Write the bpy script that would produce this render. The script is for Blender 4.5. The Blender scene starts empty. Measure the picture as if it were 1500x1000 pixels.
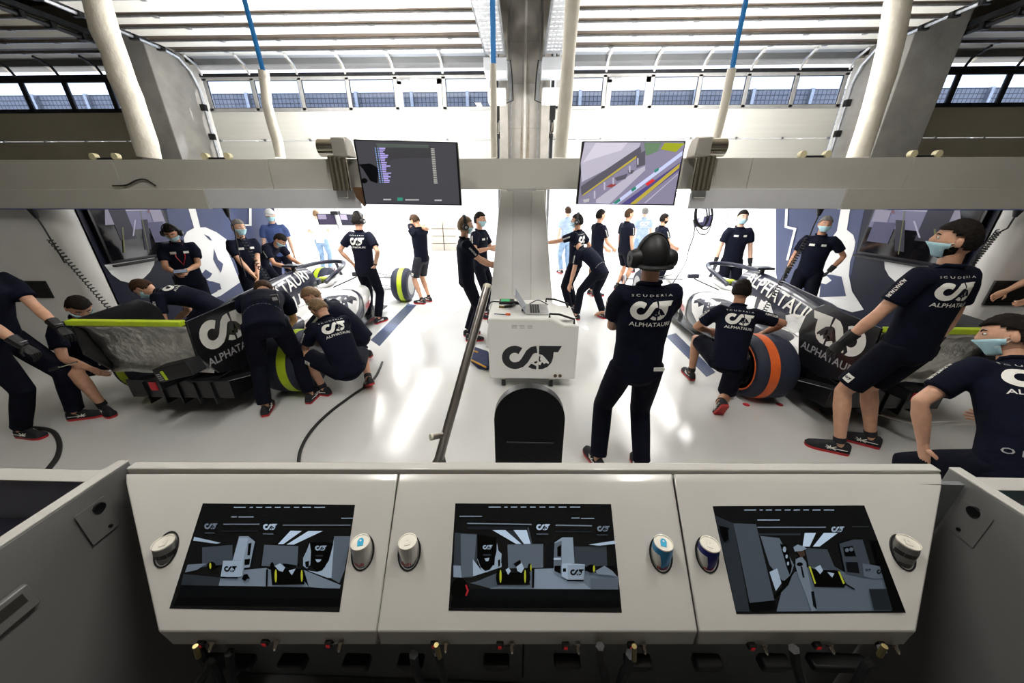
import bpy, bmesh, math, random
from mathutils import Vector, Matrix
from mathutils.bvhtree import BVHTree
from mathutils.geometry import tessellate_polygon
random.seed(7)
V = Vector
S = bpy.context.scene
COL = S.collection
# ---------------------------------------------------------------- camera
FPX, PITCH, YAW, CAMZ = 502.0, math.radians(22.7), math.radians(1.6), 2.05
cam_d = bpy.data.cameras.new('camera'); cam = bpy.data.objects.new('camera', cam_d); COL.objects.link(cam)
cam_d.sensor_width = 36.0; cam_d.lens = FPX / 1500 * 36.0; cam_d.clip_start = 0.02; cam_d.clip_end = 300
cam.location = (0, 0, CAMZ); cam.rotation_euler = (math.pi / 2 - PITCH, 0, YAW)
S.camera = cam
# ---------------------------------------------------------------- sky, sun, exposure
world = bpy.data.worlds.new('sky'); S.world = world; world.use_nodes = True
wn = world.node_tree; wn.nodes['Background'].inputs[0].default_value = (0.86, 0.92, 1.0, 1); wn.nodes['Background'].inputs[1].default_value = 2.2
sun_d = bpy.data.lights.new('sun', 'SUN'); sun_d.energy = 7.0; sun_d.angle = math.radians(0.6); sun_d.color = (1, 0.96, 0.9)
sun = bpy.data.objects.new('sun', sun_d); COL.objects.link(sun); sun.rotation_euler = (math.radians(-38), math.radians(14), 0); sun.location = (0, 20, 20)
S.view_settings.view_transform = 'Standard'; S.view_settings.look = 'None'; S.view_settings.exposure = 0.82; S.view_settings.gamma = 1.0
S.view_settings.use_curve_mapping = False
S.cycles.max_bounces = 7; S.cycles.diffuse_bounces = 4; S.cycles.glossy_bounces = 3; S.cycles.transparent_max_bounces = 8
S.cycles.use_denoising = True; S.cycles.sample_clamp_indirect = 6.0; S.cycles.caustics_reflective = False; S.cycles.caustics_refractive = False

def at(x, y, X=None, Y=None, Z=None):
    """world point seen at photo pixel (x, y) on the plane X=, Y= or Z="""
    a, b = x - 750, 500 - y
    fy = b * math.sin(PITCH) + FPX * math.cos(PITCH); fz = b * math.cos(PITCH) - FPX * math.sin(PITCH)
    r = V((a * math.cos(YAW) - fy * math.sin(YAW), a * math.sin(YAW) + fy * math.cos(YAW), fz))
    t = X / r.x if X is not None else Y / r.y if Y is not None else (Z - CAMZ) / r.z
    return r * t + V((0, 0, CAMZ))
# ---------------------------------------------------------------- materials
MATS = {}
def mat(name, col, rough=0.5, metal=0.0, var=0.0, scale=8.0, bump=0.0, bscale=60.0, emit=0.0, coat=0.0, spec=0.5, stretch=None):
    if name in MATS: return MATS[name]
    m = bpy.data.materials.new(name); m.use_nodes = True; nt = m.node_tree; b = nt.nodes['Principled BSDF']
    c4 = (*col, 1)
    b.inputs['Base Color'].default_value = c4; b.inputs['Roughness'].default_value = rough; b.inputs['Metallic'].default_value = metal
    b.inputs['Specular IOR Level'].default_value = spec
    if coat: b.inputs['Coat Weight'].default_value = coat; b.inputs['Coat Roughness'].default_value = 0.08
    if emit: b.inputs['Emission Color'].default_value = c4; b.inputs['Emission Strength'].default_value = emit
    if var or bump:
        tc = nt.nodes.new('ShaderNodeTexCoord'); src = tc.outputs['Object']
        if stretch:
            mp = nt.nodes.new('ShaderNodeMapping'); mp.inputs['Scale'].default_value = stretch; nt.links.new(src, mp.inputs[0]); src = mp.outputs[0]
        if var:
            n = nt.nodes.new('ShaderNodeTexNoise'); n.inputs['Scale'].default_value = scale; n.inputs['Detail'].default_value = 5
            r = nt.nodes.new('ShaderNodeValToRGB')
            r.color_ramp.elements[0].position = 0.3; r.color_ramp.elements[1].position = 0.7
            r.color_ramp.elements[0].color = (*[max(0, c * (1 - var)) for c in col], 1); r.color_ramp.elements[1].color = (*[min(1, c * (1 + var)) for c in col], 1)
            nt.links.new(src, n.inputs['Vector']); nt.links.new(n.outputs['Fac'], r.inputs[0]); nt.links.new(r.outputs[0], b.inputs['Base Color'])
            if emit: nt.links.new(r.outputs[0], b.inputs['Emission Color'])
        if bump:
            n2 = nt.nodes.new('ShaderNodeTexNoise'); n2.inputs['Scale'].default_value = bscale; n2.inputs['Detail'].default_value = 4
            bm_ = nt.nodes.new('ShaderNodeBump'); bm_.inputs['Strength'].default_value = bump; bm_.inputs['Distance'].default_value = 0.02
            nt.links.new(src, n2.inputs['Vector']); nt.links.new(n2.outputs['Fac'], bm_.inputs['Height']); nt.links.new(bm_.outputs[0], b.inputs['Normal'])
    MATS[name] = m; return m
def glass_mat(name, tint, refl=0.12, rough=0.02):
    if name in MATS: return MATS[name]
    m = bpy.data.materials.new(name); m.use_nodes = True; nt = m.node_tree; nt.nodes.remove(nt.nodes['Principled BSDF'])
    t = nt.nodes.new('ShaderNodeBsdfTransparent'); t.inputs[0].default_value = (*tint, 1)
    g = nt.nodes.new('ShaderNodeBsdfGlossy'); g.inputs['Roughness'].default_value = rough
    mx = nt.nodes.new('ShaderNodeMixShader'); lw = nt.nodes.new('ShaderNodeLayerWeight'); pw_ = nt.nodes.new('ShaderNodeMath'); pw_.operation = 'POWER'; pw_.inputs[1].default_value = 4.0; fr = nt.nodes.new('ShaderNodeMath'); fr.operation = 'MULTIPLY_ADD'; fr.inputs[1].default_value = 0.75; fr.inputs[2].default_value = refl * 0.35; lw.inputs[0].default_value = 0.5; nt.links.new(lw.outputs['Facing'], pw_.inputs[0]); nt.links.new(pw_.outputs[0], fr.inputs[0])
    nt.links.new(fr.outputs[0], mx.inputs[0]); nt.links.new(t.outputs[0], mx.inputs[1]); nt.links.new(g.outputs[0], mx.inputs[2])
    nt.links.new(mx.outputs[0], nt.nodes['Material Output'].inputs[0]); MATS[name] = m; return m
def screen_mat(name, col, k=1.0):
    """glossy display that gives off its own picture light"""
    m = mat(name, col, rough=0.12, emit=k); return m
WHITE = mat('white_gloss_panel', (0.82, 0.815, 0.79), 0.22, var=0.03, scale=3)
CONS = mat('console_white_lacquer', (0.55, 0.535, 0.50), 0.2, var=0.03, scale=4, coat=0.4)
CREAM = mat('cream_panel', (0.56, 0.545, 0.49), 0.4, var=0.04, scale=2)
NAVYW = mat('navy_wall_film', (0.007, 0.0095, 0.026), 0.42, var=0.12, scale=2, spec=0.3)
BLACK = mat('matt_black', (0.006, 0.006, 0.007), 0.5, var=0.2, scale=6)
RUBBER = mat('black_rubber', (0.012, 0.012, 0.013), 0.6, bump=0.1, bscale=150)
CHROME = mat('polished_steel', (0.72, 0.68, 0.6), 0.12, 1.0, var=0.05, scale=3)
STEEL = mat('brushed_steel', (0.5, 0.47, 0.43), 0.32, 1.0, var=0.15, scale=10, stretch=(1, 1, 0.1))
GALV = mat('galvanised_rail', (0.45, 0.47, 0.5), 0.38, 0.9, var=0.2, scale=14)
DARKM = mat('dark_rail', (0.03, 0.032, 0.036), 0.45, 0.6, var=0.3, scale=8)
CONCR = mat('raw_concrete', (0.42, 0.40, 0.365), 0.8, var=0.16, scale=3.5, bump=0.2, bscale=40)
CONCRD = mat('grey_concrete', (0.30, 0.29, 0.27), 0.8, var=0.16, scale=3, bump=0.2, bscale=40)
DOORW = mat('door_panel_white', (0.78, 0.77, 0.72), 0.45, var=0.03, scale=2, bump=0.05, bscale=20, stretch=(0.2, 1, 12))
DOORF = mat('door_frame_alu', (0.62, 0.62, 0.62), 0.35, 0.5, var=0.08, scale=6)
BROWN = mat('section_edge_brown', (0.07, 0.052, 0.038), 0.5, var=0.2, scale=5)
WRAP = mat('cream_fabric_wrap', (0.62, 0.585, 0.50), 0.6, var=0.08, scale=5, bump=0.5, bscale=14)
BLUE = mat('blue_strap', (0.02, 0.26, 0.72), 0.5, var=0.08, scale=20)
PANE = glass_mat('tinted_pane', (0.62, 0.66, 0.74))
NAVY = mat('navy_shirt', (0.004, 0.0055, 0.015), 0.9, var=0.25, scale=9, bump=0.55, bscale=11, spec=0.15)
NAVYT = mat('navy_trousers', (0.0035, 0.0045, 0.011), 0.9, var=0.25, scale=9, bump=0.6, bscale=10, spec=0.15)
GREYT = mat('charcoal_shorts', (0.03, 0.031, 0.04), 0.85, var=0.2, scale=9, bump=0.5, bscale=10, spec=0.15)
JEANS = mat('pale_jeans', (0.2, 0.3, 0.45), 0.85, var=0.25, scale=12, bump=0.4, bscale=12)
PALEB = mat('pale_blue_shirt', (0.35, 0.45, 0.62), 0.85, var=0.2, scale=8, bump=0.4, bscale=12)
MIDB = mat('mid_blue_shirt', (0.05, 0.085, 0.24), 0.85, var=0.2, scale=8, bump=0.4, bscale=12)
WHITES = mat('white_shirt', (0.75, 0.76, 0.78), 0.85, var=0.05, scale=8, bump=0.4, bscale=12)
PRINT = mat('white_print', (0.8, 0.79, 0.74), 0.5, var=0.03, scale=20)
PRINTG = mat('grey_print', (0.35, 0.35, 0.36), 0.5, var=0.03, scale=20)
INK = mat('black_print', (0.008, 0.009, 0.014), 0.35, var=0.1, scale=8)
REDP = mat('red_print', (0.55, 0.02, 0.03), 0.4, var=0.05, scale=20)
RED = mat('red_sole', (0.5, 0.02, 0.025), 0.5, var=0.15, scale=20)
SHOE = mat('black_shoe_mesh', (0.009, 0.009, 0.013), 0.7, var=0.3, scale=30, bump=0.3, bscale=200)
MASK = mat('blue_face_mask', (0.42, 0.66, 0.74), 0.8, var=0.05, scale=30, bump=0.2, bscale=60)
EYEW = mat('eye_white', (0.75, 0.72, 0.7), 0.2, var=0.02, scale=20); EYED = mat('eye_dark', (0.02, 0.012, 0.01), 0.1, var=0.1, scale=20)
LIP = mat('lips', (0.42, 0.16, 0.13), 0.5, var=0.08, scale=40)
SKINS = [mat('skin_light', (0.62, 0.34, 0.22), 0.5, var=0.1, scale=18, bump=0.06, bscale=120), mat('skin_tan', (0.48, 0.24, 0.14), 0.5, var=0.1, scale=18, bump=0.06, bscale=120),
         mat('skin_pale', (0.72, 0.45, 0.33), 0.5, var=0.08, scale=18, bump=0.06, bscale=120)]
HAIR = {'dark': mat('hair_dark', (0.010, 0.0075, 0.006), 0.75, var=0.5, scale=60, bump=0.6, bscale=70, spec=0.15), 'brown': mat('hair_brown', (0.045, 0.024, 0.012), 0.75, var=0.5, scale=60, bump=0.6, bscale=70, spec=0.15),
        'sandy': mat('hair_sandy', (0.2, 0.115, 0.05), 0.6, var=0.4, scale=60, bump=0.8, bscale=90), 'grey': mat('hair_grey', (0.16, 0.15, 0.14), 0.6, var=0.4, scale=60, bump=0.8, bscale=90),
        'white': mat('hair_white_cap', (0.8, 0.8, 0.8), 0.6, var=0.05, scale=60)}
LIME = mat('lime_tape', (0.5, 0.66, 0.02), 0.45, var=0.08, scale=8)
ORANGE = mat('orange_band', (0.75, 0.13, 0.02), 0.5, var=0.12, scale=9)
FOIL = mat('silver_foil', (0.62, 0.61, 0.58), 0.3, 0.9, var=0.3, scale=9, bump=0.9, bscale=16)
CARB = mat('carbon_black', (0.007, 0.007, 0.009), 0.3, var=0.3, scale=40, coat=0.3)
CARW = mat('car_white_paint', (0.78, 0.78, 0.77), 0.18, var=0.02, scale=4, coat=0.6)
CARN = mat('car_navy_paint', (0.009, 0.012, 0.03), 0.28, var=0.15, scale=5, coat=0.4)
BLANKET = mat('tyre_blanket_navy', (0.012, 0.017, 0.038), 0.7, var=0.2, scale=6, bump=0.35, bscale=9)
# ---------------------------------------------------------------- mesh helpers
class MB:
    def __init__(s): s.v = []; s.f = []; s.m = []; s.mats = []
    def mi(s, m):
        if m not in s.mats: s.mats.append(m)
        return s.mats.index(m)
    def add(s, vs, fs, m):
        o = len(s.v); s.v += [tuple(p) for p in vs]; k = s.mi(m)
        for f in fs: s.f.append(tuple(i + o for i in f)); s.m.append(k)
        return s
    def box(s, x0, x1, y0, y1, z0, z1, m, M=None):
        vs = [V((x, y, z)) for z in (z0, z1) for x, y in ((x0, y0), (x1, y0), (x1, y1), (x0, y1))]
        if M: vs = [M @ p for p in vs]
        return s.add(vs, [(3, 2, 1, 0), (4, 5, 6, 7), (0, 1, 5, 4), (1, 2, 6, 5), (2, 3, 7, 6), (3, 0, 4, 7)], m)
    def loft(s, secs, m, caps=True):
        n = len(secs[0]); vs = [p for q in secs for p in q]; fs = []
        for i in range(len(secs) - 1):
            for j in range(n): fs.append((i * n + j, i * n + (j + 1) % n, (i + 1) * n + (j + 1) % n, (i + 1) * n + j))
        if caps: fs += [tuple(range(n))[::-1], tuple(range((len(secs) - 1) * n, len(secs) * n))]
        return s.add(vs, fs, m)
    def tube(s, pts, r, m, n=8, ref=None, flat=1.0):
        """swept tube; r a number or a list; flat squashes along the second axis; r items may be (a, b)"""
        pts = [V(p) for p in pts]; rs = r if isinstance(r, (list, tuple)) else [r] * len(pts); secs = []
        u = None
        for i, p in enumerate(pts):
            t = (pts[min(i + 1, len(pts) - 1)] - pts[max(i - 1, 0)])
            t = t.normalized() if t.length > 1e-9 else V((0, 0, 1))
            if u is None:
                u = V(ref) if ref is not None else (V((1, 0, 0)) if abs(t.x) < 0.8 else V((0, 1, 0)))
            u = (u - t * u.dot(t)); u = u.normalized() if u.length > 1e-6 else t.orthogonal().normalized()
            w = t.cross(u); a, b = rs[i] if isinstance(rs[i], (list, tuple)) else (rs[i], rs[i] * flat)
            secs.append([p + u * (a * math.cos(k * 2 * math.pi / n)) + w * (b * math.sin(k * 2 * math.pi / n)) for k in range(n)])
        return s.loft(secs, m)
    def ball(s, c, rx, ry, rz, m, n=12, k=8, M=None):
        secs = []; c = V(c)
        for i in range(1, k):
            a = math.pi * i / k; q = [V((rx * math.sin(a) * math.cos(t * 2 * math.pi / n), ry * math.sin(a) * math.sin(t * 2 * math.pi / n), -rz * math.cos(a))) for t in range(n)]
            secs.append([c + (M @ p if M else p) for p in q])
        return s.loft(secs, m)
    def lathe(s, c, axis, prof, m, n=24):
        """prof: list of (distance along axis, radius)"""
        ax = V(axis).normalized(); u = ax.orthogonal().normalized(); w = ax.cross(u); c = V(c)
        return s.loft([[c + ax * d + (u * math.cos(k * 2 * math.pi / n) + w * math.sin(k * 2 * math.pi / n)) * max(r, 1e-4) for k in range(n)] for d, r in prof], m)
    def prism(s, poly, o, U, W, N, th, m):
        """polygon in (u, w) extruded by th along N"""
        o, U, W, N = V(o), V(U), V(W), V(N); n = len(poly)
        a = [o + U * p[0] + W * p[1] for p in poly]; b = [p + N * th for p in a]
        tri = tessellate_polygon([[V((p[0], p[1], 0)) for p in poly]])
        fs = [t for t in tri] + [tuple(i + n for i in t)[::-1] for t in tri] + [(i, (i + 1) % n, (i + 1) % n + n, i + n) for i in range(n)]
        return s.add(a + b, fs, m)
    def flat(s, poly, o, U, W, m):
        o, U, W = V(o), V(U), V(W)
        tri = tessellate_polygon([[V((p[0], p[1], 0)) for p in poly]])
        return s.add([o + U * p[0] + W * p[1] for p in poly], [tuple(t) for t in tri], m)
    def mesh(s, name):
        me = bpy.data.meshes.new(name); me.from_pydata(s.v, [], s.f)
        for m in s.mats: me.materials.append(m)
        me.polygons.foreach_set('material_index', s.m); return me
    def build(s, name, parent=None, smooth=True, fix=True, bevel=0.0, ang=35, origin=None):
        me = s.mesh(name)
        if fix:
            bm = bmesh.new(); bm.from_mesh(me); bmesh.ops.recalc_face_normals(bm, faces=bm.faces); bm.to_mesh(me); bm.free()
        if origin is not None: me.transform(Matrix.Translation(-V(origin)))
        if smooth:
            me.shade_smooth(); me.set_sharp_from_angle(angle=math.radians(ang))
        o = bpy.data.objects.new(name, me); COL.objects.link(o)
        if origin is not None: o.location = origin
        if parent is not None: attach(o, parent)
        if bevel:
            b = o.modifiers.new('bevel', 'BEVEL'); b.width = bevel; b.segments = 2; b.limit_method = 'ANGLE'
        return o
LOCS = {}
def attach(o, parent):
    o.parent = parent
    if parent.name in LOCS: o.matrix_parent_inverse = LOCS[parent.name].inverted()
def thing(name, label, cat, loc=(0, 0, 0), group=None, world=True):
    """Empty at a thing's base. world=True: its parts are modelled in world coordinates"""
    o = bpy.data.objects.new(name, None); COL.objects.link(o); o.location = loc; o.empty_display_size = 0.1
    if world: LOCS[o.name] = Matrix.Translation(V(loc))
    tag(o, label, cat, group); return o
def tag(o, label, cat, group=None):
    o['label'] = label; o['category'] = cat
    if group: o['group'] = group
    return o
def struct(o, label=None):
    o['kind'] = 'structure'
    if label: o['label'] = label
    return o
def copy_tree(o, parent=None):
    c = o.copy(); COL.objects.link(c)
    if parent is not None: c.parent = parent
    for ch in list(o.children): copy_tree(ch, c)
    return c
# ---------------------------------------------------------------- lettering and emblem outlines
TXT = {}
def text2d(s, bold=0.0):
    """outline mesh of a word, height 1, starting at x=0: (verts2d, tris, width)"""
    k = (s, bold)
    if k in TXT: return TXT[k]
    cu = bpy.data.curves.new('t', 'FONT'); cu.body = s; cu.size = 1.4; cu.offset = bold; cu.resolution_u = 2; cu.fill_mode = 'FRONT'
    ob = bpy.data.objects.new('t', cu); me = ob.to_mesh(); vs = [(v.co.x, v.co.y) for v in me.vertices]; fs = [tuple(p.vertices) for p in me.polygons]
    ob.to_mesh_clear(); bpy.data.objects.remove(ob); bpy.data.curves.remove(cu)
    x0 = min(v[0] for v in vs); vs = [(v[0] - x0, v[1]) for v in vs]
    TXT[k] = (vs, fs, max(v[0] for v in vs)); return TXT[k]
def stroke(pts, w):
    """polygon strip of half width w along pts -> list of quads"""
    out = []; L = []; R = []
    for i, p in enumerate(pts):
        a = pts[max(i - 1, 0)]; b = pts[min(i + 1, len(pts) - 1)]; d = math.hypot(b[0] - a[0], b[1] - a[1]); nx, ny = -(b[1] - a[1]) / d, (b[0] - a[0]) / d
        L.append((p[0] + nx * w, p[1] + ny * w)); R.append((p[0] - nx * w, p[1] - ny * w))
    for i in range(len(pts) - 1): out.append([L[i], L[i + 1], R[i + 1], R[i]])
    return out
def emblem():
    """team emblem, about 1 wide and 0.445 high: list of (layer, polygon); layer 0 mark colour, 1 ground colour"""
    def q(x, y): return ((x - 450) / 300, (450 - y) / 300)
    arc = [q(515 + 46.5 * math.cos(math.radians(a)), 384 - 46.5 * math.sin(math.radians(a))) for a in range(52, 291, 17)]
    path = arc + [q(*p) for p in ((548, 421), (565, 402), (578, 378), (590, 355), (605, 341), (627, 337))]
    out = [(0, p) for p in stroke(path, 0.065)]
    out.append((0, [q(*p) for p in ((585, 437), (600, 418), (627, 425), (627, 450), (605, 447))]))
    out.append((0, [q(*p) for p in ((638, 317), (752, 317), (735, 351), (713, 351), (711, 385), (703, 412), (685, 435), (660, 448), (638, 450))]))
    out.append((1, [q(*p) for p in ((603, 418), (599, 398), (606, 376), (620, 364), (640, 362), (658, 369), (674, 387), (692, 409), (689, 418), (676, 411), (667, 419), (656, 407), (647, 426), (637, 419), (630, 432), (616, 424))]))
    out.append((0, [q(*p) for p in ((640, 372), (648, 380), (643, 394), (652, 398), (645, 408), (637, 398))]))
    out.append((0, [q(*p) for p in ((613, 410), (625, 402), (634, 408), (622, 416))]))
    return out
EMB = emblem()
def refine(vs, fs, L):
    """split long edges so that a flat mark can be laid on a curved surface"""
    bm = bmesh.new(); bv = [bm.verts.new((p[0], p[1], 0)) for p in vs]
    for f in fs:
        try: bm.faces.new([bv[i] for i in f])
        except ValueError: pass
    bmesh.ops.triangulate(bm, faces=bm.faces)
    for _ in range(5):
        es = [e for e in bm.edges if e.calc_length() > L]
        if not es: break
        bmesh.ops.subdivide_edges(bm, edges=es, cuts=1); bmesh.ops.triangulate(bm, faces=[f for f in bm.faces if len(f.verts) > 3])
    bm.verts.index_update(); r = ([v.co.xy.to_tuple() for v in bm.verts], [tuple(v.index for v in f.verts) for f in bm.faces]); bm.free(); return r
def emblem_parts(kind='full', mirror=False):
    """marks as (layer, verts, faces) in a box 1 wide centred on 0"""
    out = []
    for lay, p in EMB:
        tri = tessellate_polygon([[V((a, b, 0)) for a, b in p]]); out.append((lay, [(a - 0.5, b - 0.22) for a, b in p], [tuple(t) for t in tri]))
    if kind == 'full':
        for wrd, y, h, b, x in (('S C U D E R I A', 0.32, 0.05, 0.0, 0), ('ALPHATAURI', -0.38, 0.105, 0.012, 0)):
            vs, fs, w = text2d(wrd, b); wd = 0.98; k = wd / w
            out.append((0, [(v[0] * k - wd / 2, y + v[1] * h) for v in vs], fs))
    if mirror: out = [(l, [(-a, b) for a, b in vs], fs) for l, vs, fs in out]
    return out
def decal(name, parent, parts, o, U, W, N, mats, bvh=None, off=0.002, L=0.03, reach=0.6, zmax=None):
    """lay flat marks on a surface: parts (layer, verts, faces) on axes U, W; N points out of the surface"""
    mb = MB(); o, U, W, N = V(o), V(U), V(W), V(N).normalized()
    for i, (lay, vs, fs) in enumerate(parts):
        eps = off + (0.0012 if lay == 1 else 0.0) + (0.0012 if i > 0 and lay == 0 and any(l == 1 for l, _, _ in parts[:i]) else 0)
        if bvh:
            vs, fs = refine(vs, fs, L / max(U.length, W.length))
        P = []
        for a, b in vs:
            p = o + U * a + W * b
            if bvh:
                h = bvh.ray_cast(p + N * reach * 0.5, -N, reach)
                p = (h[0] + N * eps) if h[0] is not None else None
            else: p = p + N * eps
            P.append(p)
        keep = [f for f in fs if all(P[j] is not None and (zmax is None or P[j].z < zmax) for j in f)]
        mb.add([p if p is not None else V((0, 0, 0)) for p in P], keep, mats[lay])
    if not mb.f: return None
    used = sorted({i for f in mb.f for i in f}); mp = {j: i for i, j in enumerate(used)}
    mb.v = [mb.v[j] for j in used]; mb.f = [tuple(mp[i] for i in f) for f in mb.f]
    return mb.build(name, parent, smooth=False, fix=False)
def bvh_of(o):
    me = o.data; return BVHTree.FromPolygons([v.co.copy() for v in me.vertices], [tuple(p.vertices) for p in me.polygons])
def word(s, bold=0.0):
    vs, fs, w = text2d(s, bold); return [(0, [(v[0] - w / 2, v[1]) for v in vs], fs)], w
# ================================================================ the building
def floor_mat():
    m = bpy.data.materials.new('white_epoxy_floor'); m.use_nodes = True; nt = m.node_tree; b = nt.nodes['Principled BSDF']
    tc = nt.nodes.new('ShaderNodeTexCoord'); n = nt.nodes.new('ShaderNodeTexNoise'); n.inputs['Scale'].default_value = 1.3; n.inputs['Detail'].default_value = 6
    r = nt.nodes.new('ShaderNodeValToRGB'); r.color_ramp.elements[0].color = (0.56, 0.56, 0.54, 1); r.color_ramp.elements[1].color = (0.68, 0.68, 0.665, 1)
    r2 = nt.nodes.new('ShaderNodeValToRGB'); r2.color_ramp.elements[0].color = (0.1, 0.1, 0.1, 1); r2.color_ramp.elements[1].color = (0.24, 0.24, 0.24, 1)
    nt.links.new(tc.outputs['Object'], n.inputs[0]); nt.links.new(n.outputs[0], r.inputs[0]); nt.links.new(r.outputs[0], b.inputs['Base Color'])
    nt.links.new(n.outputs[0], r2.inputs[0]); nt.links.new(r2.outputs[0], b.inputs['Roughness'])
    n3 = nt.nodes.new('ShaderNodeTexNoise'); n3.inputs['Scale'].default_value = 2.2; bp = nt.nodes.new('ShaderNodeBump'); bp.inputs['Strength'].default_value = 0.05; bp.inputs['Distance'].default_value = 0.05
    nt.links.new(tc.outputs['Object'], n3.inputs[0]); nt.links.new(n3.outputs[0], bp.inputs['Height']); nt.links.new(bp.outputs[0], b.inputs['Normal'])
    return m
FLOORM = floor_mat()
struct(MB().box(-14, 14, -4, 8.9, -0.2, 0, FLOORM).build('floor', smooth=False), 'glossy white epoxy garage floor')
PITM = mat('pit_lane_concrete', (0.62, 0.61, 0.6), 0.8, var=0.1, scale=1.5, bump=0.1)
struct(MB().box(-40, 40, 8.9, 60, -0.25, -0.02, PITM).build('floor_pit_lane', smooth=False), 'pale sunlit concrete of the pit lane outside')
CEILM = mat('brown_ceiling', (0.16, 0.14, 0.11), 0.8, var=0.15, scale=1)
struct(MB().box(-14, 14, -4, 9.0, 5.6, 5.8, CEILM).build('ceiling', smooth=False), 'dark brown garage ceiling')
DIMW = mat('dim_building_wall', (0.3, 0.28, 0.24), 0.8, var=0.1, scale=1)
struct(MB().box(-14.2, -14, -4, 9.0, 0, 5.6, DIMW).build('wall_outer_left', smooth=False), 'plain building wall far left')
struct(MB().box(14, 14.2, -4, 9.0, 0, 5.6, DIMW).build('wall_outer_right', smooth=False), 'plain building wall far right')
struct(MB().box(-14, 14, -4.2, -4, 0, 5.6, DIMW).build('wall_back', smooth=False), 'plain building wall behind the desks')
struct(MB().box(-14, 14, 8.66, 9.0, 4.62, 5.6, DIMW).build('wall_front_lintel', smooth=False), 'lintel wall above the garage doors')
# concrete columns between the bays
c = MB().box(-0.47, 0.52, 8.1, 8.9, 0, 5.6, CONCR); c.box(-0.47, -0.3, 8.02, 8.1, 2.2, 5.6, CONCR); c.box(0.35, 0.52, 8.02, 8.1, 2.2, 5.6, CONCR)
col = struct(c.build('wall_center_column', bevel=0.012), 'stained raw concrete column between the two doors')
MB().tube([(0.03, 8.06, 0.1), (0.03, 8.06, 5.5)], 0.022, mat('conduit_white', (0.62, 0.6, 0.56), 0.4, var=0.05), 8).build('conduit', col)
for sx in (-0.24, 0.3):
    MB().tube([(sx, 8.05, 0.1), (sx, 8.05, 5.5)], 0.012, GALV, 6).build('conduit', col)
stm = mat('water_stain', (0.3, 0.26, 0.2), 0.85, var=0.4, scale=6)
for sx, a, b2, z0, z1 in ((0.03, -0.1, -0.035, 2.5, 3.7), (0.03, 0.035, 0.11, 2.6, 3.9)):
    MB().flat([(a, z0), (b2, z0), (b2 * 0.7 + a * 0.3, z1), (a * 0.5 + b2 * 0.5, z1 - 0.2)], (sx, 8.097, 0), (1, 0, 0), (0, 0, 1), stm).build('stain', col, smooth=False)
for z in (3.35, 4.1, 4.75):
    MB().box(-0.3, 0.35, 8.09, 8.1, z, z + 0.008, CONCRD).build('formwork_joint', col, smooth=False)
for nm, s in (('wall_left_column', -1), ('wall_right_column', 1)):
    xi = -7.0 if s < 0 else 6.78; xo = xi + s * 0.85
    struct(MB().box(min(xi, xo), max(xi, xo), 7.75, 8.9, 0, 5.6, CONCRD).build(nm, bevel=0.015), 'deep concrete column left of the white doors' if s < 0 else 'deep concrete column right of the white doors')
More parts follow.
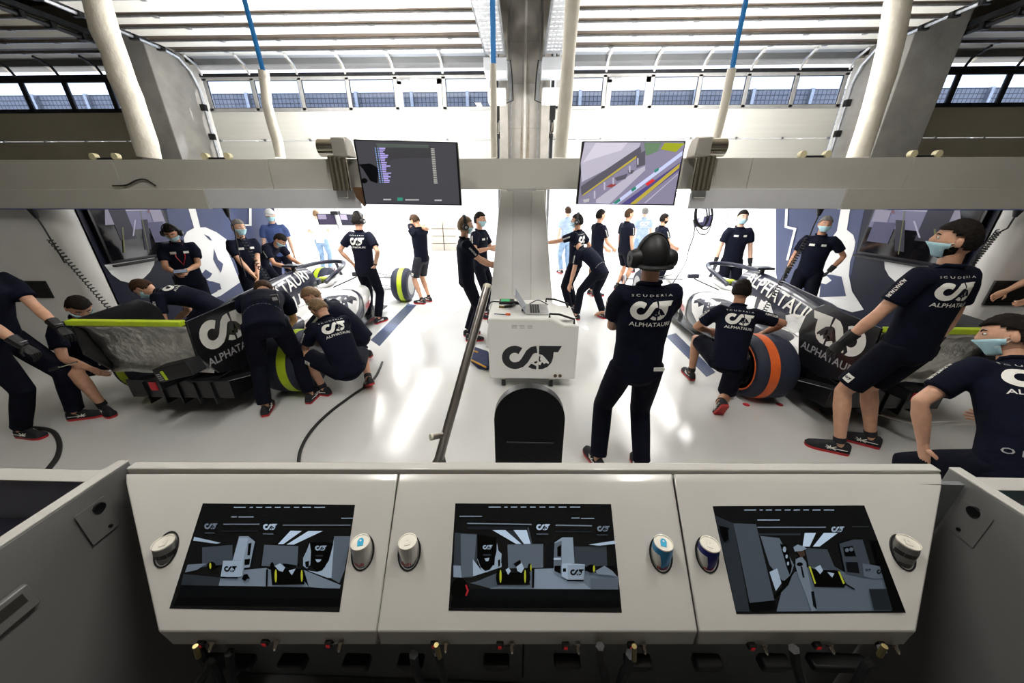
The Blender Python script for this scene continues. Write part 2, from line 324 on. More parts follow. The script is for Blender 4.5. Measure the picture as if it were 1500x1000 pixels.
# sectional doors, half raised: panels, a row of panes, a bent section and sections lying under the ceiling
def door(name, label, x0, x1, n, gate=None, light=True):
    d = thing(name, label, 'door', (0.5 * (x0 + x1), 8.7, 2.5)); del d['category']; d['kind'] = 'structure'
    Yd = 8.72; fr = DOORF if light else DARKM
    pm = DOORW if light else mat('door_panel_shade_tone', (0.42, 0.38, 0.28), 0.5, var=0.06, scale=2)  # unlit neighbouring bays: their shade is painted as darker panels and frames
    for z0, z1 in ((2.5, 3.235), (3.25, 3.795)):
        MB().box(x0, x1, Yd, Yd + 0.05, z0, z1, pm).build('panel', d, bevel=0.006)
    for i in range(n + 1):
        x = x0 + 0.06 + (x1 - x0 - 0.12) * i / n
        MB().box(x - 0.04, x + 0.04, Yd - 0.01, Yd + 0.05, 3.81, 4.4, fr).build('mullion', d, bevel=0.004)
        MB().box(x - 0.02, x + 0.02, Yd - 0.04, Yd, 3.225, 3.265, GALV).build('hinge', d)
        MB().tube([(x, 8.70, 4.45), (x, 8.62, 4.6), (x, 8.36, 4.7)], 0.025, fr, 6).build('mullion', d)
    MB().box(x0, x1, Yd - 0.01, Yd + 0.05, 3.795, 3.86, fr).build('rail', d); MB().box(x0, x1, Yd - 0.01, Yd + 0.05, 4.36, 4.42, fr).build('rail', d)
    MB().box(x0, x1, Yd - 0.03, Yd + 0.06, 4.42, 4.48, DARKM).build('seal', d)
    for i in range(n):
        a = x0 + 0.1 + (x1 - x0 - 0.12) * i / n; b2 = a + (x1 - x0 - 0.12) / n - 0.08
        MB().box(a, b2, Yd + 0.015, Yd + 0.025, 3.86, 4.36, PANE).build('pane', d, smooth=False)
        mb = MB(); mb.box(a, b2, Yd + 0.005, Yd + 0.012, 3.86, 3.872, BLACK); mb.box(a, b2, Yd + 0.005, Yd + 0.012, 4.348, 4.36, BLACK); mb.box(a, a + 0.014, Yd + 0.005, Yd + 0.012, 3.86, 4.36, BLACK); mb.box(b2 - 0.014, b2, Yd + 0.005, Yd + 0.012, 3.86, 4.36, BLACK)
        mb.build('gasket', d, smooth=False)
        MB().add([(a, 8.71, 4.48), (b2, 8.71, 4.48), (b2, 8.38, 4.68), (a, 8.38, 4.68)], [(0, 1, 2, 3)], PANE).build('pane', d, smooth=False)
        if gate == i:
            mb = MB()
            for q in ((a, a + 0.1, 3.86, 4.36), (b2 - 0.1, b2, 3.86, 4.36), (a, b2, 4.26, 4.36)): mb.box(q[0], q[1], Yd - 0.03, Yd + 0.02, q[2], q[3], fr)
            mb.box(a + 0.02, a + 0.28, Yd - 0.06, Yd - 0.03, 4.31, 4.35, GALV); mb.build('wicket_frame', d, bevel=0.004)
    ZO = 4.72
    ys = [at(600, q, Z=ZO).y for q in (83, 71, 65, 55, 48, 35, 30, 17)]
    ys += [ys[-1] - 0.1, ys[-1] - 0.5, ys[-1] - 0.6, ys[-1] - 1.0]
    for k in range(0, len(ys), 2):
        MB().box(x0, x1, ys[k + 1], ys[k], ZO, ZO + 0.05, pm).build('overhead_section', d, bevel=0.006)
        if k + 2 < len(ys): MB().box(x0, x1, ys[k + 2], ys[k + 1], ZO + 0.015, ZO + 0.05, BROWN).build('section_edge', d, smooth=False)
        MB().box(x0, x1, ys[k + 1] - 0.012, ys[k + 1] + 0.012, ZO - 0.02, ZO, GALV).build('stiffener', d, smooth=False)
        for i in range(1, n): 
            x = x0 + (x1 - x0) * (i + 0.15 * (k % 3)) / n; MB().box(x - 0.04, x + 0.04, ys[k + 1] - 0.03, ys[k + 1] + 0.02, ZO - 0.035, ZO - 0.015, GALV).build('hinge', d)
    for s, xe in ((-1, x0 - 0.06), (1, x1 + 0.06)):
        MB().tube([(xe, 8.66, 0.1), (xe, 8.66, 4.2), (xe, 8.56, 4.48), (xe, 8.34, 4.66), (xe, 8.0, 4.7), (xe, 3.6, 4.7)], 0.035, GALV if light else DARKM, 6).build('track', d)
        MB().box(xe - 0.03, xe + 0.03, 3.6, 8.2, 4.78, 4.86, GALV if light else DARKM).build('track_angle', d, smooth=False)
        for k in range(0, len(ys), 2): MB().box(xe - 0.07, xe + 0.07, ys[k] - 0.08, ys[k] - 0.02, 4.65, 4.75, BLACK).build('roller_bracket', d)
        for z in (2.65, 3.25, 3.8): MB().box(xe - 0.05, xe + 0.05, 8.6, 8.68, z, z + 0.12, BLACK).build('roller_bracket', d)
    return d
door('door_2', 'half raised white sectional door left of the centre column', -6.88, -0.6, 6, gate=4)
door('door_3', 'half raised white sectional door right of the centre column', 0.66, 6.64, 6, gate=1)
door('door_1', 'sectional door of the neighbouring bay at far left, its shade painted in', -13.9, -7.95, 6, light=False)
door('door_4', 'sectional door of the neighbouring bay at far right, its shade painted in', 7.75, 13.9, 6, light=False)
# the neighbouring doors are shut: lower panels
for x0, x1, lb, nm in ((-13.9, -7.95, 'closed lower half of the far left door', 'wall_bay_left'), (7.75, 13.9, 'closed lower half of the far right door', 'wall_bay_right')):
    struct(MB().box(x0, x1, 8.72, 8.77, 0, 2.49, MATS['door_panel_shade_tone']).build(nm, bevel=0.006), lb)
# outside: grandstand front across the pit lane with a mesh screen, and a low pit wall
def mesh_mat():
    m = bpy.data.materials.new('grandstand_mesh'); m.use_nodes = True; nt = m.node_tree; b = nt.nodes['Principled BSDF']
    tc = nt.nodes.new('ShaderNodeTexCoord'); br = nt.nodes.new('ShaderNodeTexBrick'); br.offset = 0; br.inputs['Scale'].default_value = 1; br.inputs['Brick Width'].default_value = 0.22; br.inputs['Row Height'].default_value = 0.22; br.inputs['Mortar Size'].default_value = 0.02
    br.inputs['Color1'].default_value = (0.2, 0.21, 0.24, 1); br.inputs['Color2'].default_value = (0.23, 0.24, 0.27, 1); br.inputs['Mortar'].default_value = (0.06, 0.06, 0.07, 1)
    mp = nt.nodes.new('ShaderNodeMapping'); mp.inputs['Rotation'].default_value = (math.pi / 2, 0, 0)
    nt.links.new(tc.outputs['Object'], mp.inputs[0]); nt.links.new(mp.outputs[0], br.inputs[0]); nt.links.new(br.outputs[0], b.inputs['Base Color']); b.inputs['Roughness'].default_value = 0.7; return m
gs = thing('grandstand', 'pale grandstand front with mesh screens across the pit lane', 'grandstand', (0, 22.5, 0))
MB().box(-38, 38, 22, 23, 2.95, 7.3, mesh_mat()).build('mesh_screen', gs, smooth=False)
PALE = mat('sunlit_white_wall', (0.85, 0.85, 0.85), 0.7, var=0.03, scale=1)
MB().box(-38, 38, 21.8, 23, -0.02, 2.95, PALE).build('base_wall', gs, smooth=False)
for i in range(-12, 13): MB().box(i * 3 - 0.08, i * 3 + 0.08, 21.8, 22, 2.95, 7.3, GALV).build('post', gs, smooth=False)
pw = thing('pit_wall', 'low white pit wall with stacked crates outside the doors', 'wall', (0, 16, -0.02))
MB().box(-30, 30, 16, 16.35, -0.02, 1.05, PALE).build('barrier', pw, bevel=0.02)
for i in range(-6, 7): MB().box(i * 2.3 - 0.9, i * 2.3 + 0.9, 15.9, 16.4, 1.05, 1.12, mat('barrier_cap', (0.6, 0.62, 0.66), 0.5, var=0.05)).build('cap', pw, bevel=0.01)
# pallets of boxes seen in the glare between the screen and the pillar
for i, (px_, lb) in enumerate(((641, 'pale stacked tyre crates by the pit wall, left pile'), (660, 'pale stacked tyre crates by the pit wall, right pile'))):
    b0 = at(px_, 330, Y=15.2); cr = thing('crate_stack', lb, 'crates', (b0.x, 15.2, -0.02), 'crates by the pit wall')
    for k in range(4): MB().box(b0.x - 0.26, b0.x + 0.26, 14.9, 15.5, -0.02 + k * 0.3, 0.26 + k * 0.3, mat('crate_grey', (0.5, 0.45, 0.38), 0.7, var=0.1)).build('crate', cr, bevel=0.01)
# ================================================================ team garage: side walls
def side_wall(s, name, label):
    X = s * 5.6; w = struct(MB().box(min(X, X + s * 0.2), max(X, X + s * 0.2), 4.42, 9.0, 0, 2.2, WHITE).build(name, bevel=0.01), label)
    return w
wl = side_wall(-1, 'wall_left', 'branded left garage wall in navy and white'); wr = side_wall(1, 'wall_right', 'branded right garage wall in navy and white')
for s, nm, lb in ((-1, 'wall_left_front', 'white end wall with a rounded corner behind the crouching mechanics at left'), (1, 'wall_right_front', 'white end wall with a rounded corner behind the standing mechanic at right')):
    mb = MB(); YF = 4.25
    pts = [(s * 9.0, YF)] + [(s * (5.6 + 0.17 - 0.17 * math.sin(math.radians(a))), YF + 0.17 - 0.17 * math.cos(math.radians(a))) for a in range(0, 91, 10)] + [(s * 5.6, YF + 0.25), (s * 9.0, YF + 0.25)]
    mb.prism(pts, (0, 0, 0), (1, 0, 0), (0, 1, 0), (0, 0, 1), 2.2, WHITE)
    w = struct(mb.build(nm), lb)
    q = at(25 if s < 0 else 1500, 411, Y=YF); z1 = q.z; z0 = at(80, 436, Y=YF).z
    xa, xb = (at(24, 411, Y=YF).x, at(67, 411, Y=YF).x) if s < 0 else (at(1452, 420, Y=YF).x, at(1520, 420, Y=YF).x)
    MB().box(xa, xb, YF - 0.02, YF + 0.005, z0, z1, BLACK).build('recess_panel', w, bevel=0.004)
def wall_art(s, parent, items):
    X = s * 5.6
    for i, (nm, m, pts) in enumerate(items):
        P = [at(x, y, X=X) for x, y in pts]; P = [(min(max(p.y, 4.45), 8.98), min(max(p.z, 0.02), 2.19)) for p in P]
        MB().prism(P, (X - s * (0.001 + 0.0025 * i), 0, 0), (0, 1, 0), (0, 0, 1), (-s, 0, 0), 0.003, m).build(nm, parent, smooth=False)
def cr(ox, oy, k, pts): return [(ox + x / k, oy + y / k) for x, y in pts]
NAVYLIT = mat('navy_film_daylit', (0.055, 0.07, 0.15), 0.42, var=0.08, scale=2, spec=0.3)  # navy film with the daylight near the doors painted into its colour
WFILM = mat('white_wall_film', (0.82, 0.82, 0.82), 0.35, var=0.02, scale=3)
wall_art(-1, wl, [
    ('navy_field', NAVYW, [(58, 290), (60, 318), (62, 345), (67, 374), (85, 405), (115, 438), (150, 462), (182, 482), (240, 505), (300, 530), (330, 545), (330, 290)]),
    ('daylit_navy_field', NAVYLIT, [(240, 290), (262, 400), (300, 530), (420, 560), (445, 420), (446, 290)]),
    ('half_disc', WFILM, [(152, 388), (226, 377), (225, 387), (219, 398), (210, 407), (198, 413), (188, 414), (176, 411), (163, 402)]),
    ('white_bar', WFILM, cr(220, 300, 6.25, [(335, 0), (400, 0), (455, 215), (400, 225)])),
    ('bull_silhouette', WFILM, cr(220, 300, 6.25, [(300, 300), (330, 245), (400, 208), (500, 205), (600, 250), (690, 315), (700, 420), (745, 520), (790, 640), (830, 700), (640, 830), (480, 890), (520, 840), (610, 790), (590, 720), (500, 680), (420, 600), (380, 480), (310, 380)])),
    ('bull_cut', NAVYLIT, cr(220, 300, 6.25, [(440, 660), (500, 590), (560, 630), (540, 662), (490, 690), (560, 700), (630, 720), (645, 770), (480, 830)])),
    ('bull_line', NAVYLIT, cr(220, 300, 6.25, [(575, 400), (612, 500), (660, 540), (640, 620), (600, 560), (570, 500)])),
    ('bull_line', NAVYLIT, cr(220, 300, 6.25, [(485, 270), (530, 290), (556, 328), (540, 322), (515, 300)])),
    ('white_line', WFILM, cr(220, 300, 6.25, [(895, 0), (918, 0), (918, 192), (845, 192), (845, 178), (895, 178)])),
    ('white_edge', WFILM, [(398, 290), (446, 290), (446, 420), (418, 400), (405, 350)])])
wall_art(1, wr, [
    ('navy_field', NAVYW, [(1482, 290), (1473, 311), (1463, 346), (1459, 376), (1450, 404), (1425, 440), (1380, 470), (1320, 500), (1250, 530), (1190, 545), (1190, 290)]),
    ('daylit_navy_field', NAVYLIT, [(1270, 290), (1248, 400), (1210, 520), (1120, 520), (1137, 400), (1137, 290)]),
    ('half_disc', WFILM, [(1296, 380), (1385, 393), (1380, 402), (1366, 412), (1350, 418), (1330, 418), (1314, 414), (1303, 404), (1297, 393)]),
    ('bull_silhouette', WFILM, cr(1040, 290, 5.2625, [(1000, 230), (1060, 245), (1110, 285), (1125, 340), (1115, 400), (1085, 490), (1075, 600), (1100, 720), (1190, 860), (1100, 880), (840, 790), (760, 700), (820, 560), (880, 420), (950, 300)])),
    ('white_bar', WFILM, cr(1040, 290, 5.2625, [(1030, 0), (1100, 0), (1060, 250), (985, 250)])),
    ('bull_cut', NAVYLIT, cr(1040, 290, 5.2625, [(865, 590), (940, 590), (1020, 605), (1055, 755), (850, 765)])),
    ('bull_muzzle', WFILM, cr(1040, 290, 5.2625, [(870, 610), (910, 600), (945, 635), (900, 665), (865, 655)])),
    ('white_line', WFILM, cr(1040, 290, 5.2625, [(592, 0), (612, 0), (602, 215), (675, 232), (612, 480), (594, 480), (652, 246), (583, 228)]))])
# door-side floor stripes
STR = mat('navy_floor_tape', (0.045, 0.062, 0.12), 0.35, var=0.1, scale=5)
for nm, lb, q in (('floor_stripe', 'navy stripe taped on the floor beside the left car', ((543, 498), (556, 507), (610, 447), (598, 444))), ('floor_stripe', 'navy stripe taped on the floor beside the right car', ((975, 492), (1035, 552), (1048, 545), (990, 488)))):
    P = [at(x, y, Z=0.0) for x, y in q]
    tag(MB().prism([(p.x, p.y) for p in P], (0, 0, 0.001), (1, 0, 0), (0, 1, 0), (0, 0, 1), 0.002, STR).build(nm, smooth=False), lb, 'floor tape', 'floor stripes')
# ================================================================ overhead gantry
gb = thing('gantry_beam', 'long cream overhead gantry beam spanning the whole garage', 'beam', (0, 4.3, 2.14))
cuts = [-9.0, at(172, 255, Y=4.2).x, at(396, 255, Y=4.2).x, at(548, 255, Y=4.2).x, at(945, 255, Y=4.2).x, at(1098, 255, Y=4.2).x, at(1330, 255, Y=4.2).x, 9.0]
for a, b2 in zip(cuts, cuts[1:]): MB().box(a + 0.003, b2 - 0.003, 4.2, 4.45, 2.142, 2.447, CREAM).build('panel', gb, bevel=0.004)
FASW = mat('gloss_fascia_white', (0.72, 0.73, 0.76), 0.15, var=0.02, scale=3)
for s, lb in ((-1, 'white light box fascia over the left car'), (1, 'white light box fascia over the right car')):
    lbx = thing('light_box', lb, 'light', (s * 3.5, 4.7, 1.93), 'light boxes over the cars')
    xs = (at(303, 290, Y=4.15).x, at(526, 290, Y=4.15).x) if s < 0 else (at(1012, 290, Y=4.15).x, at(1236, 290, Y=4.15).x)
    MB().box(xs[0], xs[1], 4.15, 4.19, 1.94, 2.142, FASW).build('fascia', lbx, bevel=0.003)
    xo = (-9.0, xs[0] - 0.004) if s < 0 else (xs[1] + 0.004, 9.0)
    MB().box(xo[0], xo[1], 4.14, 4.19, 1.935, 2.142, CREAM).build('side_fascia', lbx, bevel=0.003)
    MB().box(xo[0] + 0.5, xo[1] - 0.5, 4.135, 4.19, 1.928, 1.936, mat('blue_film_edge', (0.03, 0.07, 0.35), 0.3, var=0.1)).build('edge_trim', lbx, smooth=False)
    MB().box(xs[0], xs[1], 4.7, 8.0, 2.16, 2.24, WHITE).build('housing', lbx, bevel=0.004)
    for a in (0.18, 0.66):
        x0 = xs[0] + (xs[1] - xs[0]) * a; MB().box(x0, x0 + 0.36, 4.8, 7.9, 2.145, 2.158, mat('led_panel', (1, 0.98, 0.95), 0.5, emit=9.0)).build('led_panel', lbx, smooth=False)
    MB().box(xs[0] + 0.1, xs[1] - 0.1, 5.0, 7.6, 2.242, 2.25, mat('led_uplight', (1, 0.98, 0.95), 0.5, emit=15.0)).build('uplight_panel', lbx, smooth=False)
# central tapered pillar
pl = thing('tapered_pillar', 'white tapered gloss pillar behind the laptop trolley', 'pillar', (0, 4.9, 0))
def pxs(y, xs, Y): return [at(x, y, Y=Y) for x in xs]
PILW = mat('pillar_white', (0.76, 0.76, 0.75), 0.2, var=0.02, scale=3, coat=0.3)
mb = MB(); Y0 = 4.55
a0, a1 = at(752, 283, Y=Y0).x, at(776, 283, Y=Y0).x; b0_, b1_ = at(742, 440, Y=Y0).x, at(775, 440, Y=Y0).x
mb.loft([[(-0.13, Y0, 0), (0.13, Y0, 0), (0.13, Y0 + 0.5, 0), (-0.13, Y0 + 0.5, 0)], [(-0.11, Y0, 2.14), (0.11, Y0, 2.14), (0.11, Y0 + 0.5, 2.14), (-0.11, Y0 + 0.5, 2.14)]], PILW)
mb.build('core', pl, bevel=0.01)
for s in (-1, 1):
    MB().loft([[(s * 0.13, Y0 + 0.02, 0), (s * 0.52, Y0 + 0.1, 0), (s * 0.52, Y0 + 0.9, 0), (s * 0.13, Y0 + 0.9, 0)], [(s * 0.11, Y0 + 0.02, 2.14), (s * 0.27, Y0 + 0.06, 2.14), (s * 0.27, Y0 + 0.7, 2.14), (s * 0.11, Y0 + 0.7, 2.14)]], WHITE).build('flank', pl, bevel=0.01)
MB().box(-0.075, 0.075, Y0 - 0.004, Y0, 1.2, 1.7, PILW).build('access_panel', pl, bevel=0.002)
MB().box(-0.17, 0.15, 4.18, 4.2, 2.12, 2.15, DOORF).build('cap_plate', pl)
# roller wheels on top of the beam
for i, x in enumerate((157, 320, 1190, 1350)):
    q = at(x, 231, Y=4.3); r = thing('roller_carriage', ['yellow wheeled carriage on the beam beside the leftmost wrapped hose', 'yellow wheeled carriage on the beam below the left concrete column', 'yellow wheeled carriage on the beam below the right concrete column', 'yellow wheeled carriage at the right end of the beam'][i], 'carriage', (q.x, 4.3, 2.447), 'roller carriages on the beam')
    YW = mat('yellowed_nylon', (0.72, 0.66, 0.42), 0.5, var=0.05)
    for dx in (-0.13, 0.13): MB().lathe((q.x + dx, 4.26, 2.485), (0, 1, 0), [(0, 0.01), (0, 0.036), (0.05, 0.036), (0.05, 0.01)], YW, 14).build('wheel', r)
    MB().box(q.x - 0.12, q.x + 0.12, 4.28, 4.31, 2.447, 2.475, DARKM).build('bar', r)
# cables on top of the gantry panel
def cable(name, label, pts, r=0.008, m=RUBBER, cat='cable', parent=None, n=6, group=None):
    P = [V(p) for p in pts]; out = []
    for i in range(len(P) - 1):
        p0, p1, p2, p3 = P[max(i - 1, 0)], P[i], P[i + 1], P[min(i + 2, len(P) - 1)]
        for k in range(6):
            t = k / 6; out.append(0.5 * ((2 * p1) + (p2 - p0) * t + (2 * p0 - 5 * p1 + 4 * p2 - p3) * t * t + (3 * p1 - p0 - 3 * p2 + p3) * t ** 3))
    out.append(P[-1]); o = MB().tube(out, r, m, n).build(name, parent)
    if label: tag(o, label, cat, group)
    return o
cable('loose_cable', 'short black cable lying over the left gantry panel', [at(x, y, Y=4.18) for x, y in ((165, 272), (185, 271), (200, 264), (213, 263), (228, 272))], 0.008)
# hanging hoses in cream wraps, two with blue straps
def hose(label, pts, w, strap=None, Y=5.0):
    h = thing('wrapped_hose', label, 'hose', at(*pts[-1], Y=Y), 'hanging hoses in cream wraps')
    P = [at(x, y, Y=Y) for x, y in pts]; MB().tube(P, [w * random.uniform(0.92, 1.06) for _ in P], WRAP, 12).build('wrap', h)
    if strap: MB().tube([at(x, y, Y=Y) for x, y in strap], 0.03, BLUE, 6, flat=0.3).build('strap', h)
hose('thick cream wrapped hose hanging at far left', [(133, -30), (142, 0), (155, 50), (168, 80), (180, 118), (190, 140), (198, 162), (212, 205), (219, 231)], 0.135)
hose('thin cream wrapped hose under a blue strap above the left car', [(386, 104), (389, 130), (391, 152), (398, 180), (406, 205), (411, 231)], 0.06, [(352, -30), (358, 0), (372, 52), (386, 106)])
hose('narrow cream wrapped hose on a blue strap beside the centre column', [(722, 94), (723, 150), (723, 190), (724, 231)], 0.04, [(721, -30), (722, 30), (723, 96)], Y=4.9)
hose('cream wrapped hose hanging right of the centre column', [(846, -30), (839, 0), (833, 80), (828, 150), (820, 231)], 0.08, Y=4.9)
hose('thin cream wrapped hose under a blue strap right of the right screen', [(1072, 101), (1066, 130), (1060, 160), (1050, 200), (1046, 215)], 0.05, [(1098, -30), (1093, 0), (1082, 50), (1072, 104)])
hose('thick cream wrapped hose in front of the right concrete column', [(1330, -30), (1316, 0), (1306, 60), (1294, 110), (1282, 150), (1268, 195), (1256, 231)], 0.12)
# cable trays and motor boxes at the column head
for s, lb in ((-1, 'perforated cable tray left of the centre column head'), (1, 'perforated cable tray right of the centre column head')):
    t = thing('cable_tray', lb, 'cable tray', (s * 0.55, 6.8, 4.4), 'cable trays at the column')
    x = s * 0.5 + (0.02 if s > 0 else 0)
    MB().box(x - 0.17, x + 0.17, 5.2, 7.3, 4.32, 4.335, GALV).build('tray', t)
    for sx in (-1, 1): MB().box(x + sx * 0.17 - 0.008, x + sx * 0.17 + 0.008, 5.2, 7.9, 4.32, 4.42, GALV).build('side_rail', t)
    for i in range(5):
        for j in range(14): MB().lathe((x - 0.12 + i * 0.06, 5.3 + j * 0.14, 4.317), (0, 0, 1), [(0, 0.001), (0, 0.02), (0.002, 0.02), (0.002, 0.001)], mat('tray_hole', (0.75, 0.76, 0.78), 0.5), 8).build('perforation', t)
    MB().box(x - 0.2, x + 0.2, 7.35, 7.9, 4.1, 4.3, mat('box_grey', (0.5, 0.52, 0.55), 0.4, var=0.06)).build('junction_box', t, bevel=0.01)
    MB().box(x - 0.17, x + 0.17, 7.7, 8.0, 3.72, 3.95, WHITE).build('lamp_box', t, bevel=0.02)
    for k in range(3): MB().tube([(x - s * (0.2 + 0.03 * k), 7.6, 4.32), (x - s * (0.22 + 0.03 * k), 7.9, 4.2), (x - s * (0.24 + 0.03 * k), 7.95, 3.8), (x - s * 0.1, 7.9, 3.72)], 0.012, RUBBER if k == 2 else GALV, 6).build('conduit', t)
    dv = thing('door_motor', 'black chain drive beside the centre column, ' + ('left side' if s < 0 else 'right side'), 'motor', (s * 0.56, 8.5, 3.3), 'door drives')
    xm = -0.55 if s < 0 else 0.6
    MB().box(xm - 0.03, xm + 0.03, 8.4, 8.5, 2.6, 4.3, DARKM).build('guide', dv); MB().box(xm - 0.06, xm + 0.06, 8.3, 8.42, 3.55, 3.8, BLACK).build('motor_body', dv, bevel=0.01)
    MB().box(xm - 0.04, xm + 0.04, 8.32, 8.42, 3.3, 3.5, CHROME).build('gear_case', dv, bevel=0.01)
    MB().tube([(xm - 0.02, 8.33, 3.55), (xm - 0.03, 8.3, 3.35), (xm + 0.01, 8.33, 3.25)], 0.012, BLACK, 6).build('chain', dv)
# ================================================================ foreground desk with three monitor consoles
_n = V((0, -0.71506, 0.69906)); CN = V((-_n.y * math.sin(YAW), _n.y * math.cos(YAW), _n.z)); CP = V((0.02, 0.7186, 1.2542))
def con(x, y, off=0.0):
    p = at(x, y, Y=1.0) - V((0, 0, CAMZ)); d = ((CP + CN * off - V((0, 0, CAMZ))).dot(CN)) / p.dot(CN); return p * d + V((0, 0, CAMZ))
EX = 1.0
def sc(g, tint=(0.60, 0.77, 1.0)):
    nm = 'display_grey_%d_%d' % (g, int(tint[0] * 10)); k = (g / 255) ** 2.2
    return mat(nm, tuple(k * 0.8 * t for t in tint), rough=0.35, emit=0.16, spec=0.2)
def scc(name, c): return mat('display_' + name, c, rough=0.35, emit=0.4, spec=0.2)
YEL = scc('yellow', (0.25, 0.27, 0.02)); DRED = scc('red', (0.2, 0.01, 0.015)); DBR = scc('brown', (0.03, 0.018, 0.012))
def ell(cx, cy, a, b, n=16): return [(cx + a * math.cos(i * 2 * math.pi / n), cy + b * math.sin(i * 2 * math.pi / n)) for i in range(n)]
def bar(x0, x1, y, h=8): return [(x0, y), (x1, y), (x1, y + h), (x0, y + h)]
def minilogo(cx, cy, w, m, bgm):
    return [(m if l == 0 else bgm, [(cx + (a - 0.5) * w, cy - (b - 0.22) * w) for a, b in p]) for l, p in EMB]
def picture(parent, name, items, o, k, fn):
    """flat picture: polygons given in an enlarged photo crop with corner o and scale k"""
    mb = MB()
    for i, (m, p) in enumerate(items):
        tri = tessellate_polygon([[V((a, b, 0)) for a, b in p]]); mb.add([fn(o[0] + a / k, o[1] + b / k, 0.0006 + 0.00004 * i) for a, b in p], [tuple(t) for t in tri], m)
    return mb.build(name, parent, smooth=False, fix=False)
def menu(xs, y, g=190): return [(sc(g), bar(a, b, y, 9)) for a, b in xs]
PIC_C = [(sc(130), [(400, 735), (450, 690), (740, 590), (890, 580), (1130, 600), (1290, 625), (1372, 640), (1375, 740)]), (sc(165), [(740, 585), (885, 580), (960, 665), (1110, 690), (1165, 735), (735, 735)]), (sc(95), [(250, 690), (300, 680), (490, 600), (460, 720), (400, 730)]),
 (sc(22), [(125, 735), (1375, 740), (1382, 820), (115, 820)]), (sc(14), [(112, 820), (1382, 820), (1390, 880), (105, 880)]), (sc(118), [(535, 400), (805, 395), (805, 575), (540, 580)]), (sc(75), [(1040, 415), (1285, 415), (1290, 560), (1045, 570)]), (sc(28), [(840, 400), (890, 390), (890, 575), (830, 575)]), (sc(70), [(135, 310), (305, 320), (310, 520), (270, 650), (180, 650), (128, 560)]), (sc(112), [(180, 320), (300, 325), (275, 640), (185, 650)]),
 (sc(165), [(125, 558), (180, 560), (188, 650), (125, 645)]), (sc(200), [(272, 510), (305, 510), (340, 600), (380, 610), (440, 560), (490, 540), (490, 570), (275, 640)]), (sc(4), [(305, 325), (450, 345), (445, 480), (430, 550), (400, 590), (365, 600), (330, 570), (305, 500)])] + minilogo(385, 420, 75, sc(200), sc(4)) + [(sc(70), bar(350, 410, 472, 12)), (sc(210), [(360, 505), (398, 500), (390, 525), (372, 527)]),
 (sc(190), [(455, 385), (465, 445), (490, 470), (485, 560), (460, 580), (435, 570), (440, 500), (452, 450)]), (sc(6), [(462, 520), (480, 510), (478, 560), (465, 570)]), (sc(245), [(420, 290), (520, 290), (640, 395), (600, 395)]), (sc(245), [(580, 290), (680, 290), (710, 395), (660, 395)]), (sc(60), [(520, 292), (578, 292), (655, 395), (642, 395)]), (sc(90), [(685, 270), (695, 270), (722, 395), (712, 400)]), (sc(40), bar(230, 680, 262, 24)),
 (sc(150), [(230, 235), (718, 243), (718, 252), (230, 243)]), (sc(150), [(900, 248), (1175, 253), (1175, 262), (900, 258)]), (sc(45), bar(895, 1170, 295, 12)), (sc(160), bar(170, 343, 182)), (sc(170), bar(1018, 1082, 195)), (sc(170), bar(1092, 1192, 198))] + menu(((392, 485), (510, 535), (560, 608), (635, 678), (705, 748), (777, 822), (850, 892), (920, 982), (1008, 1085)), 112) + minilogo(805, 268, 104, sc(225), sc(8)) + [(sc(100), bar(755, 843, 315, 10))] + minilogo(1262, 280, 96, sc(140), sc(8)) + [
 (sc(70), bar(1212, 1295, 322, 9)), (sc(5), [(470, 620), (690, 620), (705, 705), (455, 705)]), (sc(5), ell(470, 648, 22, 60)), (sc(5), ell(685, 648, 22, 60)), (YEL, ell(482, 640, 8, 50)), (YEL, ell(668, 640, 7, 50)), (sc(5), ell(703, 575, 15, 32)), (YEL, ell(712, 575, 5, 26)), (sc(210), [(520, 590), (545, 575), (560, 600), (540, 630)]), (sc(210), [(600, 560), (640, 530), (660, 580), (640, 615), (610, 600)]), (sc(8), [(580, 545), (630, 515), (640, 540), (600, 570)]), (sc(4), [(722, 592), (738, 592), (735, 728), (720, 728)]),
 (sc(175), [(890, 385), (950, 345), (1030, 345), (1043, 540), (1000, 545), (990, 660), (940, 640), (885, 600)]), (sc(120), [(890, 390), (945, 370), (945, 640), (888, 600)]), (sc(6), [(912, 420), (942, 400), (942, 490), (912, 490)]), (sc(220), bar(885, 940, 500, 16)), (sc(8), [(890, 560), (938, 560), (938, 620), (890, 600)]), (sc(205), [(945, 545), (990, 540), (1122, 550), (1112, 665), (990, 665), (945, 640)]), (sc(180), [(990, 556), (1122, 552), (1112, 665), (992, 665)])] + minilogo(1062, 610, 104, sc(6), sc(180)) + [(sc(4), bar(985, 1112, 667, 11)), (sc(8), [(955, 580), (978, 580), (978, 605), (955, 605)]),
 (sc(5), ell(1170, 582, 36, 32)), (YEL, ell(1190, 582, 8, 26)), (sc(150), [(1200, 600), (1270, 560), (1330, 600), (1365, 640), (1300, 630), (1220, 625)]), (sc(8), [(1300, 575), (1366, 570), (1366, 600), (1330, 600)]), (sc(225), [(1150, 400), (1345, 370), (1350, 395), (1230, 408)]), (sc(112), [(1165, 655), (1375, 665), (1375, 740), (1168, 740)]), (sc(3), ell(165, 735, 60, 75)), (DRED, [(225, 700), (242, 750), (225, 790), (213, 785), (228, 750), (214, 708)])]
